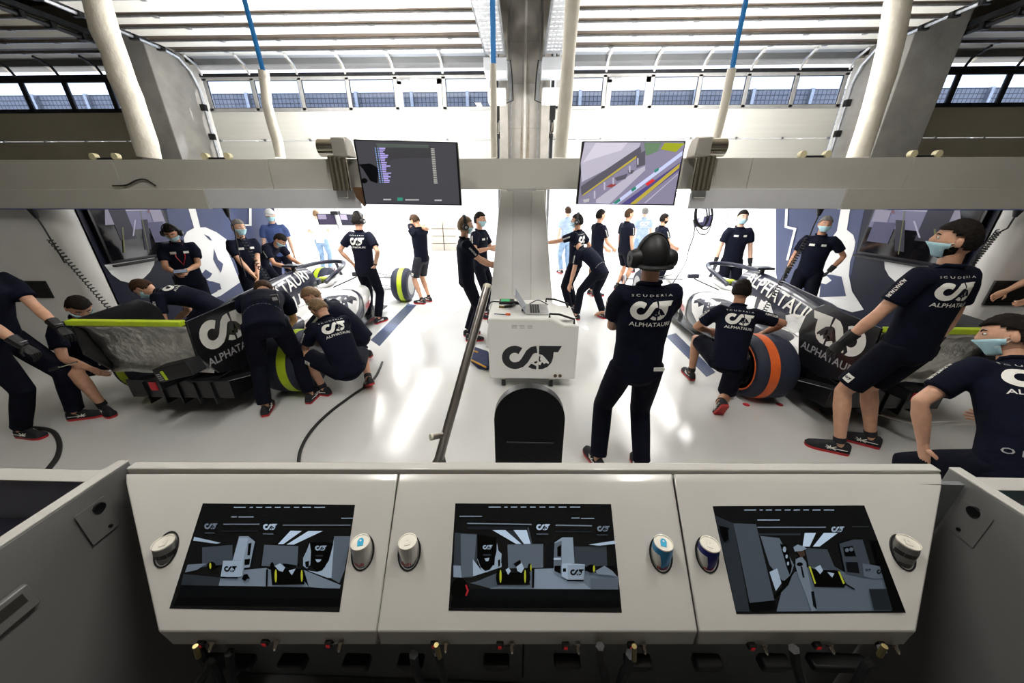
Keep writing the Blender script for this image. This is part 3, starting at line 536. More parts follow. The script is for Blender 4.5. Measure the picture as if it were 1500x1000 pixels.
PIC_L = [(sc(62), [(150, 570), (440, 600), (430, 660), (130, 655)]), (sc(150), [(430, 595), (540, 600), (600, 540), (780, 525), (780, 665), (415, 660)]), (sc(150), [(780, 530), (1060, 620), (1100, 670), (785, 665)]), (sc(145), [(1060, 540), (1340, 655), (1330, 690), (1100, 670)]), (sc(84), [(290, 370), (520, 350), (520, 470), (440, 500), (290, 520)]), (sc(108), [(760, 350), (1020, 360), (1010, 520), (740, 510)]), (sc(20), [(130, 660), (1340, 680), (1330, 760), (100, 750)]), (sc(12), [(100, 750), (1330, 762), (1325, 820), (70, 810)]),
 (sc(115), [(1290, 285), (1415, 285), (1370, 540), (1330, 640), (1260, 600)]), (sc(195), [(1262, 430), (1290, 300), (1270, 600), (1240, 600), (1090, 545), (1160, 555), (1220, 520)]), (sc(4), [(1110, 330), (1285, 340), (1250, 470), (1200, 545), (1160, 555), (1120, 520), (1105, 450)])] + minilogo(1190, 375, 88, sc(190), sc(4)) + [(sc(60), bar(1150, 1205, 428, 10)), (sc(210), [(1148, 460), (1195, 460), (1180, 480), (1160, 482)]), (sc(180), [(1105, 335), (1115, 400), (1110, 500), (1085, 530), (1055, 510), (1055, 450), (1080, 400)]), (sc(5), [(1070, 480), (1100, 470), (1098, 520), (1075, 520)]),
 (sc(245), [(960, 243), (1045, 245), (905, 345), (865, 345)]), (sc(245), [(1095, 245), (1205, 245), (985, 348), (930, 348)]), (sc(205), [(230, 290), (430, 335), (400, 342), (222, 318)]), (sc(150), bar(450, 725, 190)), (sc(130), bar(900, 1415, 197)), (sc(170), bar(510, 553, 134)), (sc(170), bar(565, 680, 135)), (sc(170), bar(1345, 1437, 145)), (sc(40), bar(440, 720, 240, 12))] + menu(((530, 620), (650, 675), (700, 745), (770, 815), (840, 885), (910, 955), (985, 1025), (1050, 1115), (1140, 1220)), 62) + minilogo(357, 210, 100, sc(140), sc(8)) + [(sc(80), bar(310, 385, 256, 9))] + minilogo(805, 215, 106, sc(225), sc(8)) + [(sc(110), bar(750, 830, 262, 10)),
 (sc(165), [(570, 285), (640, 285), (690, 325), (650, 520), (610, 525), (590, 580), (545, 590), (520, 470)]), (sc(190), [(570, 300), (640, 300), (600, 470), (525, 465)]), (sc(6), [(640, 340), (665, 335), (652, 430), (632, 430)]), (sc(8), [(612, 460), (655, 455), (648, 500), (610, 505)]), (sc(195), [(450, 470), (600, 470), (595, 585), (545, 598), (430, 590)])] + minilogo(505, 533, 98, sc(6), sc(195)) + [(sc(4), bar(430, 560, 594, 10)), (sc(6), [(590, 610), (605, 575), (632, 570), (652, 605), (630, 608), (615, 625)]),
 (sc(4), [(810, 545), (1060, 540), (1065, 650), (820, 655)]), (sc(4), ell(820, 515, 16, 34)), (YEL, ell(848, 585, 9, 50)), (YEL, ell(1045, 585, 8, 46)), (sc(205), [(840, 510), (880, 490), (920, 520), (900, 555), (870, 545)]), (sc(205), [(945, 545), (1000, 530), (970, 580)]), (sc(10), [(900, 490), (1010, 505), (1000, 525), (910, 515)]), (sc(3), [(775, 535), (790, 535), (785, 665), (772, 665)]), (sc(135), [(180, 500), (330, 490), (250, 540), (160, 560)]), (sc(4), ell(360, 508, 34, 30)), (YEL, ell(352, 508, 8, 24)), (sc(60), [(150, 610), (205, 605), (180, 650), (135, 650)])]
PIC_R = [(sc(60), [(85, 120), (215, 175), (330, 800), (235, 800), (132, 330)]), (sc(92), [(215, 175), (375, 180), (505, 720), (330, 740)]), (sc(118), [(405, 265), (540, 280), (645, 470), (605, 585), (560, 580), (470, 470)]), (sc(112), [(560, 640), (650, 520), (760, 480), (1000, 520), (1290, 560), (1335, 795), (520, 800)]), (sc(205), [(470, 520), (525, 495), (555, 600), (515, 655)]), (sc(5), [(505, 690), (560, 630), (560, 600), (640, 520), (605, 612), (510, 712)]), (sc(5), [(545, 320), (590, 330), (630, 480), (615, 545), (590, 480)]), (sc(190), ell(577, 360, 12, 20)), (sc(190), ell(592, 410, 9, 14)), (sc(190), ell(602, 460, 8, 14)),
 (sc(82), [(720, 350), (880, 360), (930, 480), (1000, 520), (750, 480)]), (sc(245), [(720, 243), (800, 243), (755, 340), (705, 340)]), (sc(245), [(855, 243), (955, 243), (825, 340), (778, 340)]), (sc(150), bar(385, 870, 199)), (sc(60), bar(390, 690, 246, 14)), (sc(200), bar(385, 543, 148)), (sc(60), bar(1055, 1175, 196, 6))] + menu(((290, 375), (400, 422), (445, 487), (512, 553), (578, 620), (642, 687), (710, 750), (775, 832), (855, 928)), 76, 170) + minilogo(955, 218, 92, sc(190), sc(8)) + [
 (sc(140), [(655, 430), (700, 410), (730, 450), (740, 520), (770, 650), (812, 790), (770, 800), (720, 660), (680, 560), (655, 480)]), (DBR, [(662, 372), (715, 368), (724, 402), (692, 418)]), (sc(165), [(640, 345), (670, 325), (715, 340), (735, 355), (700, 372), (650, 375)]), (sc(10), ell(685, 465, 22, 14)), (sc(20), [(690, 480), (702, 480), (720, 560), (706, 560)]), (sc(20), [(765, 660), (785, 655), (808, 790), (780, 760)]), (sc(4), [(790, 500), (960, 510), (1015, 600), (1000, 630), (790, 625), (745, 480)]), (YEL, [(748, 480), (760, 480), (800, 600), (790, 605)]), (YEL, [(955, 515), (968, 518), (1005, 600), (992, 605)]), (sc(205), [(790, 490), (830, 470), (850, 510), (830, 535)]), (sc(205), [(880, 520), (930, 530), (915, 560)]), (sc(4), [(1010, 600), (1078, 640), (1070, 646), (1005, 610)]),
 (sc(80), [(965, 320), (1065, 290), (1130, 290), (1215, 570), (1130, 555), (1010, 530)]), (sc(8), [(990, 345), (1060, 335), (1085, 410), (1005, 410)]), (sc(120), ell(1020, 365, 14, 14)), (sc(120), ell(1050, 360, 14, 14)), (sc(25), [(1010, 450), (1095, 450), (1110, 530), (1020, 520)]), (sc(112), [(1130, 460), (1200, 470), (1300, 490), (1290, 560), (1215, 570), (1140, 550)])] + minilogo(1170, 506, 40, sc(6), sc(112)) + minilogo(1265, 518, 70, sc(6), sc(112)) + [(sc(45), [(1175, 640), (1310, 640), (1345, 790), (1210, 790)]), (sc(6), [(1200, 300), (1240, 300), (1430, 795), (1345, 795)]), (sc(14), [(330, 745), (510, 725), (515, 790), (340, 800)])] + [(sc(10), [(110, 190), (190, 210), (175, 225), (182, 290), (150, 310), (130, 270)])]
def crease(x0, x1, y): return (x0, x1, y)
UN = [dict(lab='left monitor console of the foreground desk', edge=((184, 583), (184, 581), (232, 552), (252, 553)), scr=((297, 737), (520, 739), (497, 896), (248, 891)), pic=PIC_L, o=(240, 730), k=5.172, sw=((300, 940), (394, 938), (487, 940))),
      dict(lab='middle monitor console of the foreground desk', edge=((585, 985), (583, 985), (552, 1022), (556, 1017)), scr=((667, 737), (895, 738), (911, 897), (657, 894)), pic=PIC_C, o=(640, 720), k=5.172, sw=((641, 941), (737, 942), (833, 943), (929, 943))),
      dict(lab='right monitor console of the foreground desk', edge=((987, 1379), (988, 1381), (1024, 1342), (1020, 1325)), scr=((1044, 741), (1266, 740), (1327, 897), (1079, 899)), pic=PIC_R, o=(1030, 730), k=4.839, sw=((1105, 944), (1201, 943), (1295, 943)))]
SCRB = mat('display_black_glass', (0.004, 0.005, 0.006), 0.08, var=0.05)
YTOP = 0.80
for u in UN:
    e = u['edge']; g = thing('monitor_console', u['lab'], 'console', con(0.5 * (e[1][0] + e[1][1]), 925), 'monitor consoles')
    prof = []
    for side in (0, 1):
        p1 = con(e[1][side], 707); p2 = con(e[2][side], 925); p0 = at(e[0][side], 693, Z=1.302)
        p3 = at(e[3][side], 944, Y=p2.y + 0.012)
        prof.append([p0, p1, p2, p3, p3 + V((0, 0.05, 0.0)), p0 + V((0, 0.0, -0.06))])
    MB().loft(prof, CONS).build('housing', g, bevel=0.004)
    q = [con(x, y, 0.001) for x, y in u['scr']]; q2 = [p - CN * 0.006 for p in q]
    s = MB().add(q + q2, [(0, 1, 2, 3), (7, 6, 5, 4), (0, 4, 5, 1), (1, 5, 6, 2), (2, 6, 7, 3), (3, 7, 4, 0)], SCRB).build('screen', g, smooth=False)
    picture(s, 'screen_picture', u['pic'], u['o'], u['k'], lambda x, y, o: con(x, y, 0.001 + o))
    for i, (x, y) in enumerate(u['sw']):
        b = at(x, y + 1, Y=con(x, 925).y + 0.006); M = Matrix.Translation(b) @ Matrix.Scale(0.62, 4)
        r = MB().box(-0.028, 0.002, -0.012, 0.02, -0.014, 0.014, BLACK, M).build('switch', g, bevel=0.003)
        MB().box(-0.02, -0.006, -0.015, -0.011, -0.008, 0.008, mat('red_switch', (0.35, 0.01, 0.01), 0.3, emit=0.15), M).build('rocker', r)
        j = MB().lathe(b + V((0.022, 0.0, 0.004)), (0.1, -0.8, -0.45), [(0, 0.003), (0, 0.009), (0.004, 0.009), (0.004, 0.0055), (0.016, 0.0055), (0.016, 0.004), (0.02, 0.003)], CHROME, 12).build('jack_socket', g)
        MB().box(0.008, 0.03, -0.0135, -0.012, 0.014, 0.018, INK, M).build('printed_mark', g)
rail = MB(); P = [at(184, 686, Z=1.31), at(1380, 689, Z=1.31)]
d = (P[1] - P[0]).normalized(); nrm = V((-d.y, d.x, 0))
rail.prism([(0, 0), (1, 0), (1, 0.03), (0, 0.03)], P[0] - V((0, 0, 0.05)), P[1] - P[0], nrm, (0, 0, 1), 0.05, CONS)
tag(rail.build('desk_rail', bevel=0.003), 'thin white back rail along the top of the three consoles', 'rail')
DESKI = mat('desk_panel_grey', (0.24, 0.24, 0.238), 0.4, var=0.05, scale=3)
dk = thing('control_desk', 'grey white enclosure walls of the control desk around the consoles', 'desk', (0.05, 0.4, 0))
for sx, xa, xb, ya in ((-1, -1.205, -1.19, 0.80), (1, 1.29, 1.275, 0.84)):
    wp = MB().add([(xa, ya, 0), (xa + sx * 0.03, ya, 0), (xa + sx * 0.03, ya, 1.30), (xa, ya, 1.30), (xb, -1.2, 0), (xb + sx * 0.03, -1.2, 0), (xb + sx * 0.03, -1.2, 1.30), (xb, -1.2, 1.30)], [(0, 1, 2, 3), (7, 6, 5, 4), (0, 4, 5, 1), (1, 5, 6, 2), (2, 6, 7, 3), (3, 7, 4, 0)], DESKI).build('side_wall', dk, bevel=0.003)
    MB().box(min(xa - sx * 0.002, xa + sx * 0.032), max(xa - sx * 0.002, xa + sx * 0.032), -1.2, ya, 1.3, 1.306, CONS).build('top_edge', dk, bevel=0.002)
    X = xa - sx * 0.004 if sx > 0 else xa + 0.006
    hx = at(144, 743, X=-1.196) if sx < 0 else at(1427, 749, X=1.286)
    MB().lathe(hx, (-sx, 0, 0), [(-0.004, 0.001), (-0.004, 0.014), (0.006, 0.014), (0.006, 0.012), (0.002, 0.001)], BLACK, 16).build('cable_grommet', dk)
    hx = at(161, 770, X=-1.196) if sx < 0 else at(1405, 775, X=1.286)
    MB().lathe(hx, (-sx, 0, 0), [(-0.004, 0.001), (-0.004, 0.005), (0.004, 0.005), (0.004, 0.001)], BLACK, 10).build('screw_hole', dk)
    c0 = at(146, 758, X=-1.196) if sx < 0 else at(1416, 762, X=1.286)
    MB().box(c0.x - 0.0006, c0.x + 0.0006, c0.y - 0.04, c0.y + 0.03, c0.z - 0.06, c0.z + 0.05, DESKI).build('cover_plate', dk, bevel=0.001)
P = [at(x, y, X=-1.19) for x, y in ((0, 905), (34, 857), (58, 880), (0, 935))]
pk = [(p.y, p.z) for p in P]; y1 = max(p[0] for p in pk); z0, z1 = P[2].z, P[1].z
MB().box(-1.2, -1.184, -0.2, y1, z0, z1, DESKI).build('slot_frame', dk, bevel=0.002)
MB().box(-1.2, -1.183, -0.2, y1 - 0.015, z0 + (z1 - z0) * 0.4, z1 - 0.012, mat('slot_dark', (0.05, 0.05, 0.045), 0.5, var=0.1)).build('slot', dk)
MB().box(-1.2, 1.28, 0.785, 0.80, 0, 1.29, mat('desk_front_dark', (0.16, 0.17, 0.18), 0.5, var=0.06)).build('front_panel', dk, smooth=False)
MB().box(0.02, 0.026, 0.782, 0.785, 0.2, 1.06, BLACK).build('panel_gap', dk, smooth=False)
struct(MB().box(-1.2, 1.28, -1.2, 0.78, 0.12, 0.16, mat('platform_dark', (0.06, 0.06, 0.062), 0.7, var=0.2)).build('floor_platform', smooth=False), 'dark platform inside the control desk')
# black hooks and plugs under the consoles
for i, (x, lb) in enumerate(((436, 'second hook under the left console'), (528, 'rightmost hook under the left console'), (606, 'leftmost hook of the middle console, with a cable'), (728, 'hook left of centre under the middle console'), (829, 'hook right of centre under the middle console'), (930, 'rightmost hook of the middle console, with a cable'), (1030, 'leftmost hook under the right console'), (1126, 'second hook under the right console'), (1215, 'wide hook under the right console'), (345, 'wide hook under the left console'))):
    w = 0.075 if x in (345, 1215) else 0.038
    b = at(x, 958, Y=0.56)
    h = tag(MB().prism([(-w, 0.02), (w, 0.02), (w * 0.75, -0.03), (-w * 0.75, -0.03)], b, (1, 0, 0), (0, -0.25, 1), (0, -1, 0), 0.035, BLACK).build('headset_hook', bevel=0.006), 'black ' + lb, 'hook', 'black hooks under the consoles')
def drop(lb, pts, r=0.01, Y=0.5, twist=False):
    cable('headset_cable', lb, [at(x, y, Y=Y) for x, y in pts], r, RUBBER, group='cables hanging under the consoles')
drop('straight black cable hanging under the left console', [(336, 955), (338, 975), (342, 1010), (344, 1060)], 0.011)
drop('crossed black cable hanging under the left console', [(290, 950), (300, 965), (312, 968), (298, 990), (280, 1020)], 0.012)
drop('black cable looping down left of the crossed one', [(308, 966), (318, 985), (330, 1020)], 0.01)
drop('left thick cable under the middle console', [(606, 958), (608, 975), (616, 1000), (625, 1030)], 0.012)
drop('cable below the plug of the middle console', [(641, 955), (646, 975), (652, 1010), (655, 1040)], 0.01)
drop('straight cable right of the middle console centre', [(879, 946), (882, 970), (888, 1000), (890, 1040)], 0.011)
drop('coiled cable end at the right of the middle console', [(924, 958), (921, 975), (912, 990), (905, 1020)], 0.013)
drop('straight cable under the right console', [(1163, 950), (1166, 970), (1175, 1000), (1190, 1040)], 0.012)
drop('plugged cable hanging under the right console', [(1292, 950), (1282, 966), (1268, 976), (1255, 1000), (1240, 1030)], 0.01)
GOLD = mat('brass_plug', (0.28, 0.22, 0.09), 0.3, 0.7, var=0.1)
for i, (a, b2, lb) in enumerate((((286, 946), (291, 962), 'brass plug at the left console switch'), ((639, 944), (644, 962), 'brass plug in the left socket of the middle console'), ((929, 946), (929, 966), 'brass plug in the right socket of the middle console'), ((1296, 946), (1288, 960), 'brass plug at the right console switch'))):
    tag(MB().tube([at(*a, Y=0.475), at(*b2, Y=0.475)], 0.006, GOLD, 8).build('audio_plug'), lb, 'plug', 'brass plugs')
# neighbouring desks left and right
NPURP = mat('desk_back_lilac', (0.27, 0.27, 0.33), 0.35, var=0.05)
for s, lb in ((-1, 'low desk adjoining the control desk on the left'), (1, 'low desk adjoining the control desk on the right')):
    t = thing('side_desk', lb, 'desk', (s * 2.0, 0.75, 0), 'adjoining desks')
    zt = at(70, 704, Y=0.80).z if s < 0 else at(1460, 710, Y=0.82).z
    x0, x1 = (-3.0, -1.25) if s < 0 else (1.34, 3.0)
    MB().box(x0, x1, 0.80, 0.84, 0, zt, NPURP).build('back_panel', t, bevel=0.003); MB().box(x0, x1, 0.795, 0.845, zt, zt + 0.006, CONS).build('top_edge', t, bevel=0.002)
    MB().box(x0, x1, -0.6, 0.79, zt - 0.20, zt - 0.16, mat('desk_top_dark', (0.012, 0.012, 0.02), 0.4, var=0.1)).build('desktop', t, bevel=0.004)
    for xx in (x0 + 0.02, x1 - 0.05): MB().box(xx, xx + 0.03, -0.6, 0.79, 0, zt - 0.2, NPURP).build('side_panel', t)
q = at(1494, 745, Y=0.775); bt = thing('drinks_bottle', 'navy bottle with a teal cap on the right side desk', 'bottle', (q.x, 0.775, q.z - 0.16))
TEAL = mat('teal_cap', (0.0, 0.32, 0.22), 0.4, var=0.05)
MB().lathe((q.x, 0.765, q.z - 0.16), (0, 0, 1), [(0, 0.024), (0.01, 0.028), (0.13, 0.028), (0.145, 0.022)], mat('navy_bottle', (0.01, 0.05, 0.12), 0.3, var=0.1), 20).build('body', bt)
MB().lathe((q.x, 0.765, q.z - 0.02), (0, 0, 1), [(0, 0.023), (0.022, 0.023), (0.028, 0.018), (0.028, 0.001)], TEAL, 20).build('cap', bt)
# ---- drink cans standing in holes of the consoles
ALU = mat('can_lid_aluminium', (0.8, 0.77, 0.68), 0.35, 0.25, var=0.08, scale=30)
SILV = mat('can_silver', (0.62, 0.61, 0.58), 0.3, 0.6, var=0.05); GREYC = mat('can_grey', (0.2, 0.2, 0.19), 0.35, 0.5, var=0.1); CBLUE = mat('can_blue', (0.012, 0.014, 0.16), 0.3, 0.3, var=0.05); CLBLUE = mat('can_light_blue', (0.03, 0.22, 0.46), 0.3, 0.3, var=0.05); TABB = mat('tab_blue', (0.05, 0.42, 0.68), 0.3, 0.4, var=0.05)
def can(label, top, bot, kind, rot):
    f = con(*bot); R = 0.0262; ay = f.y + R * 0.9; t = at(*top, Y=ay); base = V((t.x, ay, t.z - 0.135)); zt = t.z
    o = thing('drink_can', label, 'can', base, 'drink cans in the consoles')
    body = {'grey': GREYC, 'blue': SILV, 'light': SILV, 'lightb': CLBLUE, 'blueb': CBLUE}[kind]
    b = MB().lathe(base, (0, 0, 1), [(0, 0.018), (0.004, 0.0235), (0.012, R), (0.118, R), (0.128, 0.0245), (0.1335, 0.0238)], body, 32).build('body', o)
    MB().lathe(base, (0, 0, 1), [(0.1342, 0.001), (0.1342, 0.0215), (0.137, 0.0225), (0.1372, 0.0242), (0.1338, 0.0246)], ALU, 32).build('lid', o)
    tm = TABB if kind in ('light', 'lightb') else ALU
    ca, sa = math.cos(rot), math.sin(rot); rm = Matrix.Translation(base + V((0, 0, 0.1348))) @ Matrix.Rotation(rot, 4, 'Z')
    mb = MB(); mb.prism([(-0.007, -0.011), (0.007, -0.011), (0.008, 0.005), (0.004, 0.012), (-0.004, 0.012), (-0.008, 0.005)], (0, 0, 0), (1, 0, 0), (0, 1, 0), (0, 0, 1), 0.0018, tm); mb.v = [tuple(rm @ V(p)) for p in mb.v]; tb = mb.build('tab', o, bevel=0.0004)
    mb = MB().lathe((0, 0.004, 0.0016), (0, 0, 1), [(0, 0.001), (0, 0.0026), (0.0012, 0.0022), (0.0012, 0.001)], ALU, 10); mb.v = [tuple(rm @ V(p)) for p in mb.v]; mb.build('rivet', tb)
    def arc(a0, a1, z0, z1, m, nm, z0b=None, z1b=None):
        n = 10; vs = []; 
        for i in range(n + 1):
            a = a0 + (a1 - a0) * i / n; f_ = i / n
            for z in ((z0 if z0b is None else z0 + (z0b - z0) * f_), (z1 if z1b is None else z1 + (z1b - z1) * f_)): vs.append(base + V(((R + 0.0003) * math.cos(a), (R + 0.0003) * math.sin(a), z)))
        MB().add(vs, [(2 * i, 2 * i + 2, 2 * i + 3, 2 * i + 1) for i in range(n)], m).build(nm, b, fix=False)
    PI = math.pi; front = -PI / 2
    if kind in ('blue', 'light'):
        c2 = CBLUE if kind == 'blue' else CLBLUE
        arc(front - 1.5, front - 0.75, 0.02, 0.117, CBLUE, 'label_panel'); arc(front - 0.75, front + 1.2, 0.02, 0.068, c2, 'label_panel', 0.02, 0.078)
        arc(front + 2.2, front + 3.9, 0.02, 0.117, c2, 'label_panel')
    if kind in ('lightb', 'blueb'):
        arc(front - 1.9, front - 0.55, 0.02, 0.117, SILV, 'label_panel'); arc(front - 0.55, front - 0.3, 0.02, 0.116, SILV, 'label_panel', 0.02, 0.09); arc(front - 0.6, front + 0.7, 0.02, 0.058, SILV, 'label_panel')
    if kind == 'grey': arc(front - 1.6, front + 1.6, 0.104, 0.117, BLACK, 'label_panel'); arc(front - 0.9, front + 0.5, 0.05, 0.085, mat('can_dark_mark', (0.05, 0.05, 0.05), 0.4, var=0.1), 'label_panel')
    if kind != 'grey':
        ps, w = word('Bull', 0.02); h = 0.013; zz = 0.078 if kind in ('blue', 'light') else 0.066; vs = []
        for lay, v2, fs in ps:
            for a, b3 in v2:
                th = front - 0.1 + a * h / R; vs.append(base + V(((R + 0.0008) * math.cos(th), (R + 0.0008) * math.sin(th), zz + b3 * h)))
            MB().add(vs, fs, REDP).build('lettering', b, smooth=False, fix=False)
    # rim of the hole
    hole = []
    for i in range(28):
        a = i * 2 * math.pi / 28; p = base + V(((R + 0.003) * math.cos(a), (R + 0.003) * math.sin(a), 0)); zz = CP.z + (-(p - CP).x * CN.x - (p - CP).y * CN.y) / CN.z; hole.append(V((p.x, p.y, zz)) + CN * 0.0012)
    hp = MB().tube(hole + [hole[0]], 0.0022, BLACK, 6).build('can_hole_rim'); return o, hp
CANS = [('dull grey drink can at the far left of the left console', (239, 795), (250, 826), 'grey', 0.5, 0), ('silver drink can with a light blue tab beside the left screen', (528, 794), (533, 830), 'light', 0.3, 0), ('silver and blue drink can with a plain tab left of the middle screen', (597, 793), (597, 830), 'blue', 0.2, 1), ('light blue drink can with a blue tab right of the middle screen', (972, 795), (969, 833), 'lightb', -0.3, 1), ('dark blue drink can with a plain tab left of the right screen', (1040, 797), (1038, 833), 'blueb', -0.4, 2), ('dull grey drink can at the far right of the right console', (1331, 794), (1326, 830), 'grey', -0.6, 2)]
cons = [o for o in COL.objects if o.name.startswith('monitor_console')]
for lb, t, b, k, r, ci in CANS:
    o, hp = can(lb, t, b, k, r); attach(hp, cons[ci])
# ================================================================ lamps added out of view above the desks to brighten floor and consoles
LAMP = mat('fill_lamp_diffuser', (1, 0.97, 0.92), 0.5, emit=40.0)
for i, (x, y, lb) in enumerate(((-1.7, 1.1, 'added unseen fill lamp left of the centre line above the desk'), (1.7, 1.1, 'added unseen fill lamp right of the centre line above the desk'))):
    t = thing('fill_lamp', lb, 'lamp', (x, y, 5.3), 'added fill lamps over the desks')
    MB().box(x - 0.12, x + 0.12, y - 1.2, y + 1.2, 5.34, 5.42, WHITE).build('housing', t, bevel=0.006); MB().box(x - 0.1, x + 0.1, y - 1.15, y + 1.15, 5.325, 5.34, LAMP).build('diffuser', t, smooth=False)
    for dy in (-0.8, 0.8): MB().tube([(x, y + dy, 5.42), (x, y + dy, 5.6)], 0.006, STEEL, 6).build('hanger', t)
# ================================================================ hanging TVs
TVB = mat('tv_bezel', (0.004, 0.004, 0.005), 0.3, var=0.1)
def tv(label, px, Y, items, o, k, bg):
    A, B, C_, D = [at(x, y, Y=Y) for x, y in px]
    n = (B - A).cross(D - A).normalized(); n = -n if n.y > 0 else n
    t = thing('hanging_tv', label, 'television', (0.25 * (A.x + B.x + C_.x + D.x), Y, min(D.z, C_.z)), 'televisions on the gantry')
    q = [A, B, C_, D]; bk = [p - n * 0.05 for p in q]
    MB().add(q + bk, [(0, 1, 2, 3), (7, 6, 5, 4), (0, 4, 5, 1), (1, 5, 6, 2), (2, 6, 7, 3), (3, 7, 4, 0)], TVB).build('casing', t, bevel=0.004)
    cx = (A + B + C_ + D) / 4; ins = [p + (cx - p) * 0.035 for p in q]
    s = MB().add([p + n * 0.001 for p in ins], [(0, 1, 2, 3)], bg).build('screen', t, smooth=False)
    picture(s, 'screen_picture', items, o, k, lambda x, y, off: at(x, y, Y=Y) + n * (0.0016 + off * 5))
    MB().box(cx.x - 0.2, cx.x + 0.2, Y + 0.05, Y + 0.16, cx.z - 0.12, cx.z + 0.12, DARKM).build('wall_mount', t); MB().box(cx.x - 0.05, cx.x + 0.05, Y + 0.16, 4.2, cx.z - 0.05, cx.z + 0.05, DARKM).build('mount_arm', t)
    return t
PUR = scc('lilac', (0.42, 0.36, 0.75)); CYB = scc('cyan', (0.25, 0.4, 0.75)); TGR = scc('teal', (0.03, 0.22, 0.16)); WTX = sc(225, (0.95, 0.95, 1.0))
it = [(sc(82, (0.9, 0.88, 1.0)), [(370, 150), (980, 165), (985, 300), (820, 310), (700, 300), (540, 330), (520, 400), (500, 300)]), (sc(110, (0.8, 1.0, 0.9)), [(380, 150), (960, 165), (960, 200), (400, 195)]), (sc(22), [(190, 380), (320, 370), (410, 420), (400, 590), (320, 560), (240, 430)]), (sc(22), ell(255, 560, 35, 28))]
wd = [70, 60, 40, 55, 90, 78, 50, 45, 62, 55, 95, 48, 45, 42, 92, 60, 82, 52, 66, 60]
for i in range(20):
    y = 198 + i * 19.6; x = 370 + i * 3.2
    it += [(CYB, bar(x, x + 10, y, 10)), (CYB, bar(x + 28, x + 38, y, 11)), (PUR, bar(x + 46, x + 46 + wd[i], y, 12)), (sc(205, (1, 1, 0.95)), bar(985 + i * 2.0, 1024 + i * 2.0, y + 8, 12))]
it += [(WTX, bar(470, 555, 758, 16)), (TGR, bar(622, 682, 744, 36)), (WTX, bar(710, 860, 762, 14)), (WTX, bar(1030, 1108, 766, 16))]
tv('hanging television with a dark timing list, left of the pillar', ((517, 204), (670, 208), (676, 301), (534, 299)), 3.8, it, (500, 190), 7.5, screen_mat('tv_dark_page', (0.035, 0.035, 0.042), 0.7))
def G(c, nm): return scc('tv_' + nm, c)
TA = G((0.22, 0.2, 0.3), 'asphalt'); TLG = G((0.42, 0.4, 0.5), 'pale'); TY = G((0.42, 0.34, 0.05), 'yellow'); TDK = G((0.09, 0.085, 0.11), 'dark'); TNV = G((0.07, 0.06, 0.2), 'navy')
it = [(TLG, [(230, 115), (740, 120), (700, 220), (200, 480), (190, 300)]), (G((0.55, 0.52, 0.62), 'haze'), [(330, 120), (620, 118), (560, 190), (330, 260), (210, 300)]), (TDK, [(190, 520), (740, 150), (745, 210), (200, 600)]), (TY, [(205, 610), (215, 590), (745, 205), (748, 225)]), (TDK, [(285, 500), (370, 430), (375, 455), (300, 510)]), (TDK, [(440, 380), (530, 320), (540, 345), (450, 400)]), (TA, [(180, 640), (750, 240), (1140, 130), (1030, 680), (170, 680)]), (TLG, [(330, 640), (700, 370), (780, 330), (780, 370), (450, 680), (330, 670)]), (TDK, [(700, 230), (780, 190), (780, 320), (700, 350)]),
 (G((0.12, 0.2, 0.12), 'trees'), [(770, 120), (930, 120), (890, 200), (790, 240)]), (G((0.3, 0.33, 0.02), 'lime'), [(960, 120), (1140, 125), (1060, 205), (920, 180)]), (TNV, [(560, 680), (1110, 290), (1090, 370), (680, 680)]), (G((0.5, 0.55, 0.8), 'kerb'), [(475, 680), (1120, 195), (1118, 235), (525, 680)]), (TGR, [(485, 672), (545, 625), (555, 650), (515, 678)]), (TGR, [(650, 545), (690, 515), (700, 540), (660, 570)]), (TGR, [(860, 375), (900, 345), (905, 370), (870, 395)]), (TY, [(640, 680), (1100, 305), (1090, 350), (690, 680)]), (TLG, [(770, 670), (1080, 400), (1080, 408), (785, 670)]),
 (G((0.6, 0.03, 0.03), 'red'), [(780, 495), (850, 450), (870, 465), (800, 515)]), (TDK, [(500, 440), (620, 400), (600, 450), (520, 470)]), (TDK, [(620, 370), (680, 370), (660, 405), (625, 400)]), (G((0.25, 0.05, 0.05), 'crew'), [(420, 520), (480, 490), (520, 500), (470, 530)]), (TLG, bar(400, 415, 480, 70)), (TLG, bar(480, 495, 440, 60)), (TLG, bar(310, 325, 560, 70)), (TLG, bar(630, 645, 330, 60)), (TLG, bar(705, 718, 260, 60)), (WTX, [(210, 640), (270, 628), (265, 660), (220, 668)])]
tv('hanging television showing a pit lane view, right of the pillar', ((853, 207), (1005, 206), (988, 301), (844, 299)), 3.8, it, (820, 190), 6.25, screen_mat('tv_view_base', (0.2, 0.19, 0.26), 0.4))
tag(MB().prism([(0, 0), (0.16, 0), (0.13, -0.16), (0.1, -0.2), (0.02, -0.1)], at(516, 274, Y=4.05), (1, 0, 0), (0, 0, 1), (0, 1, 0), 0.03, mat('tan_leather', (0.16, 0.08, 0.035), 0.6, var=0.2)).build('leather_pouch', bevel=0.006), 'brown leather pouch behind the left television', 'pouch')
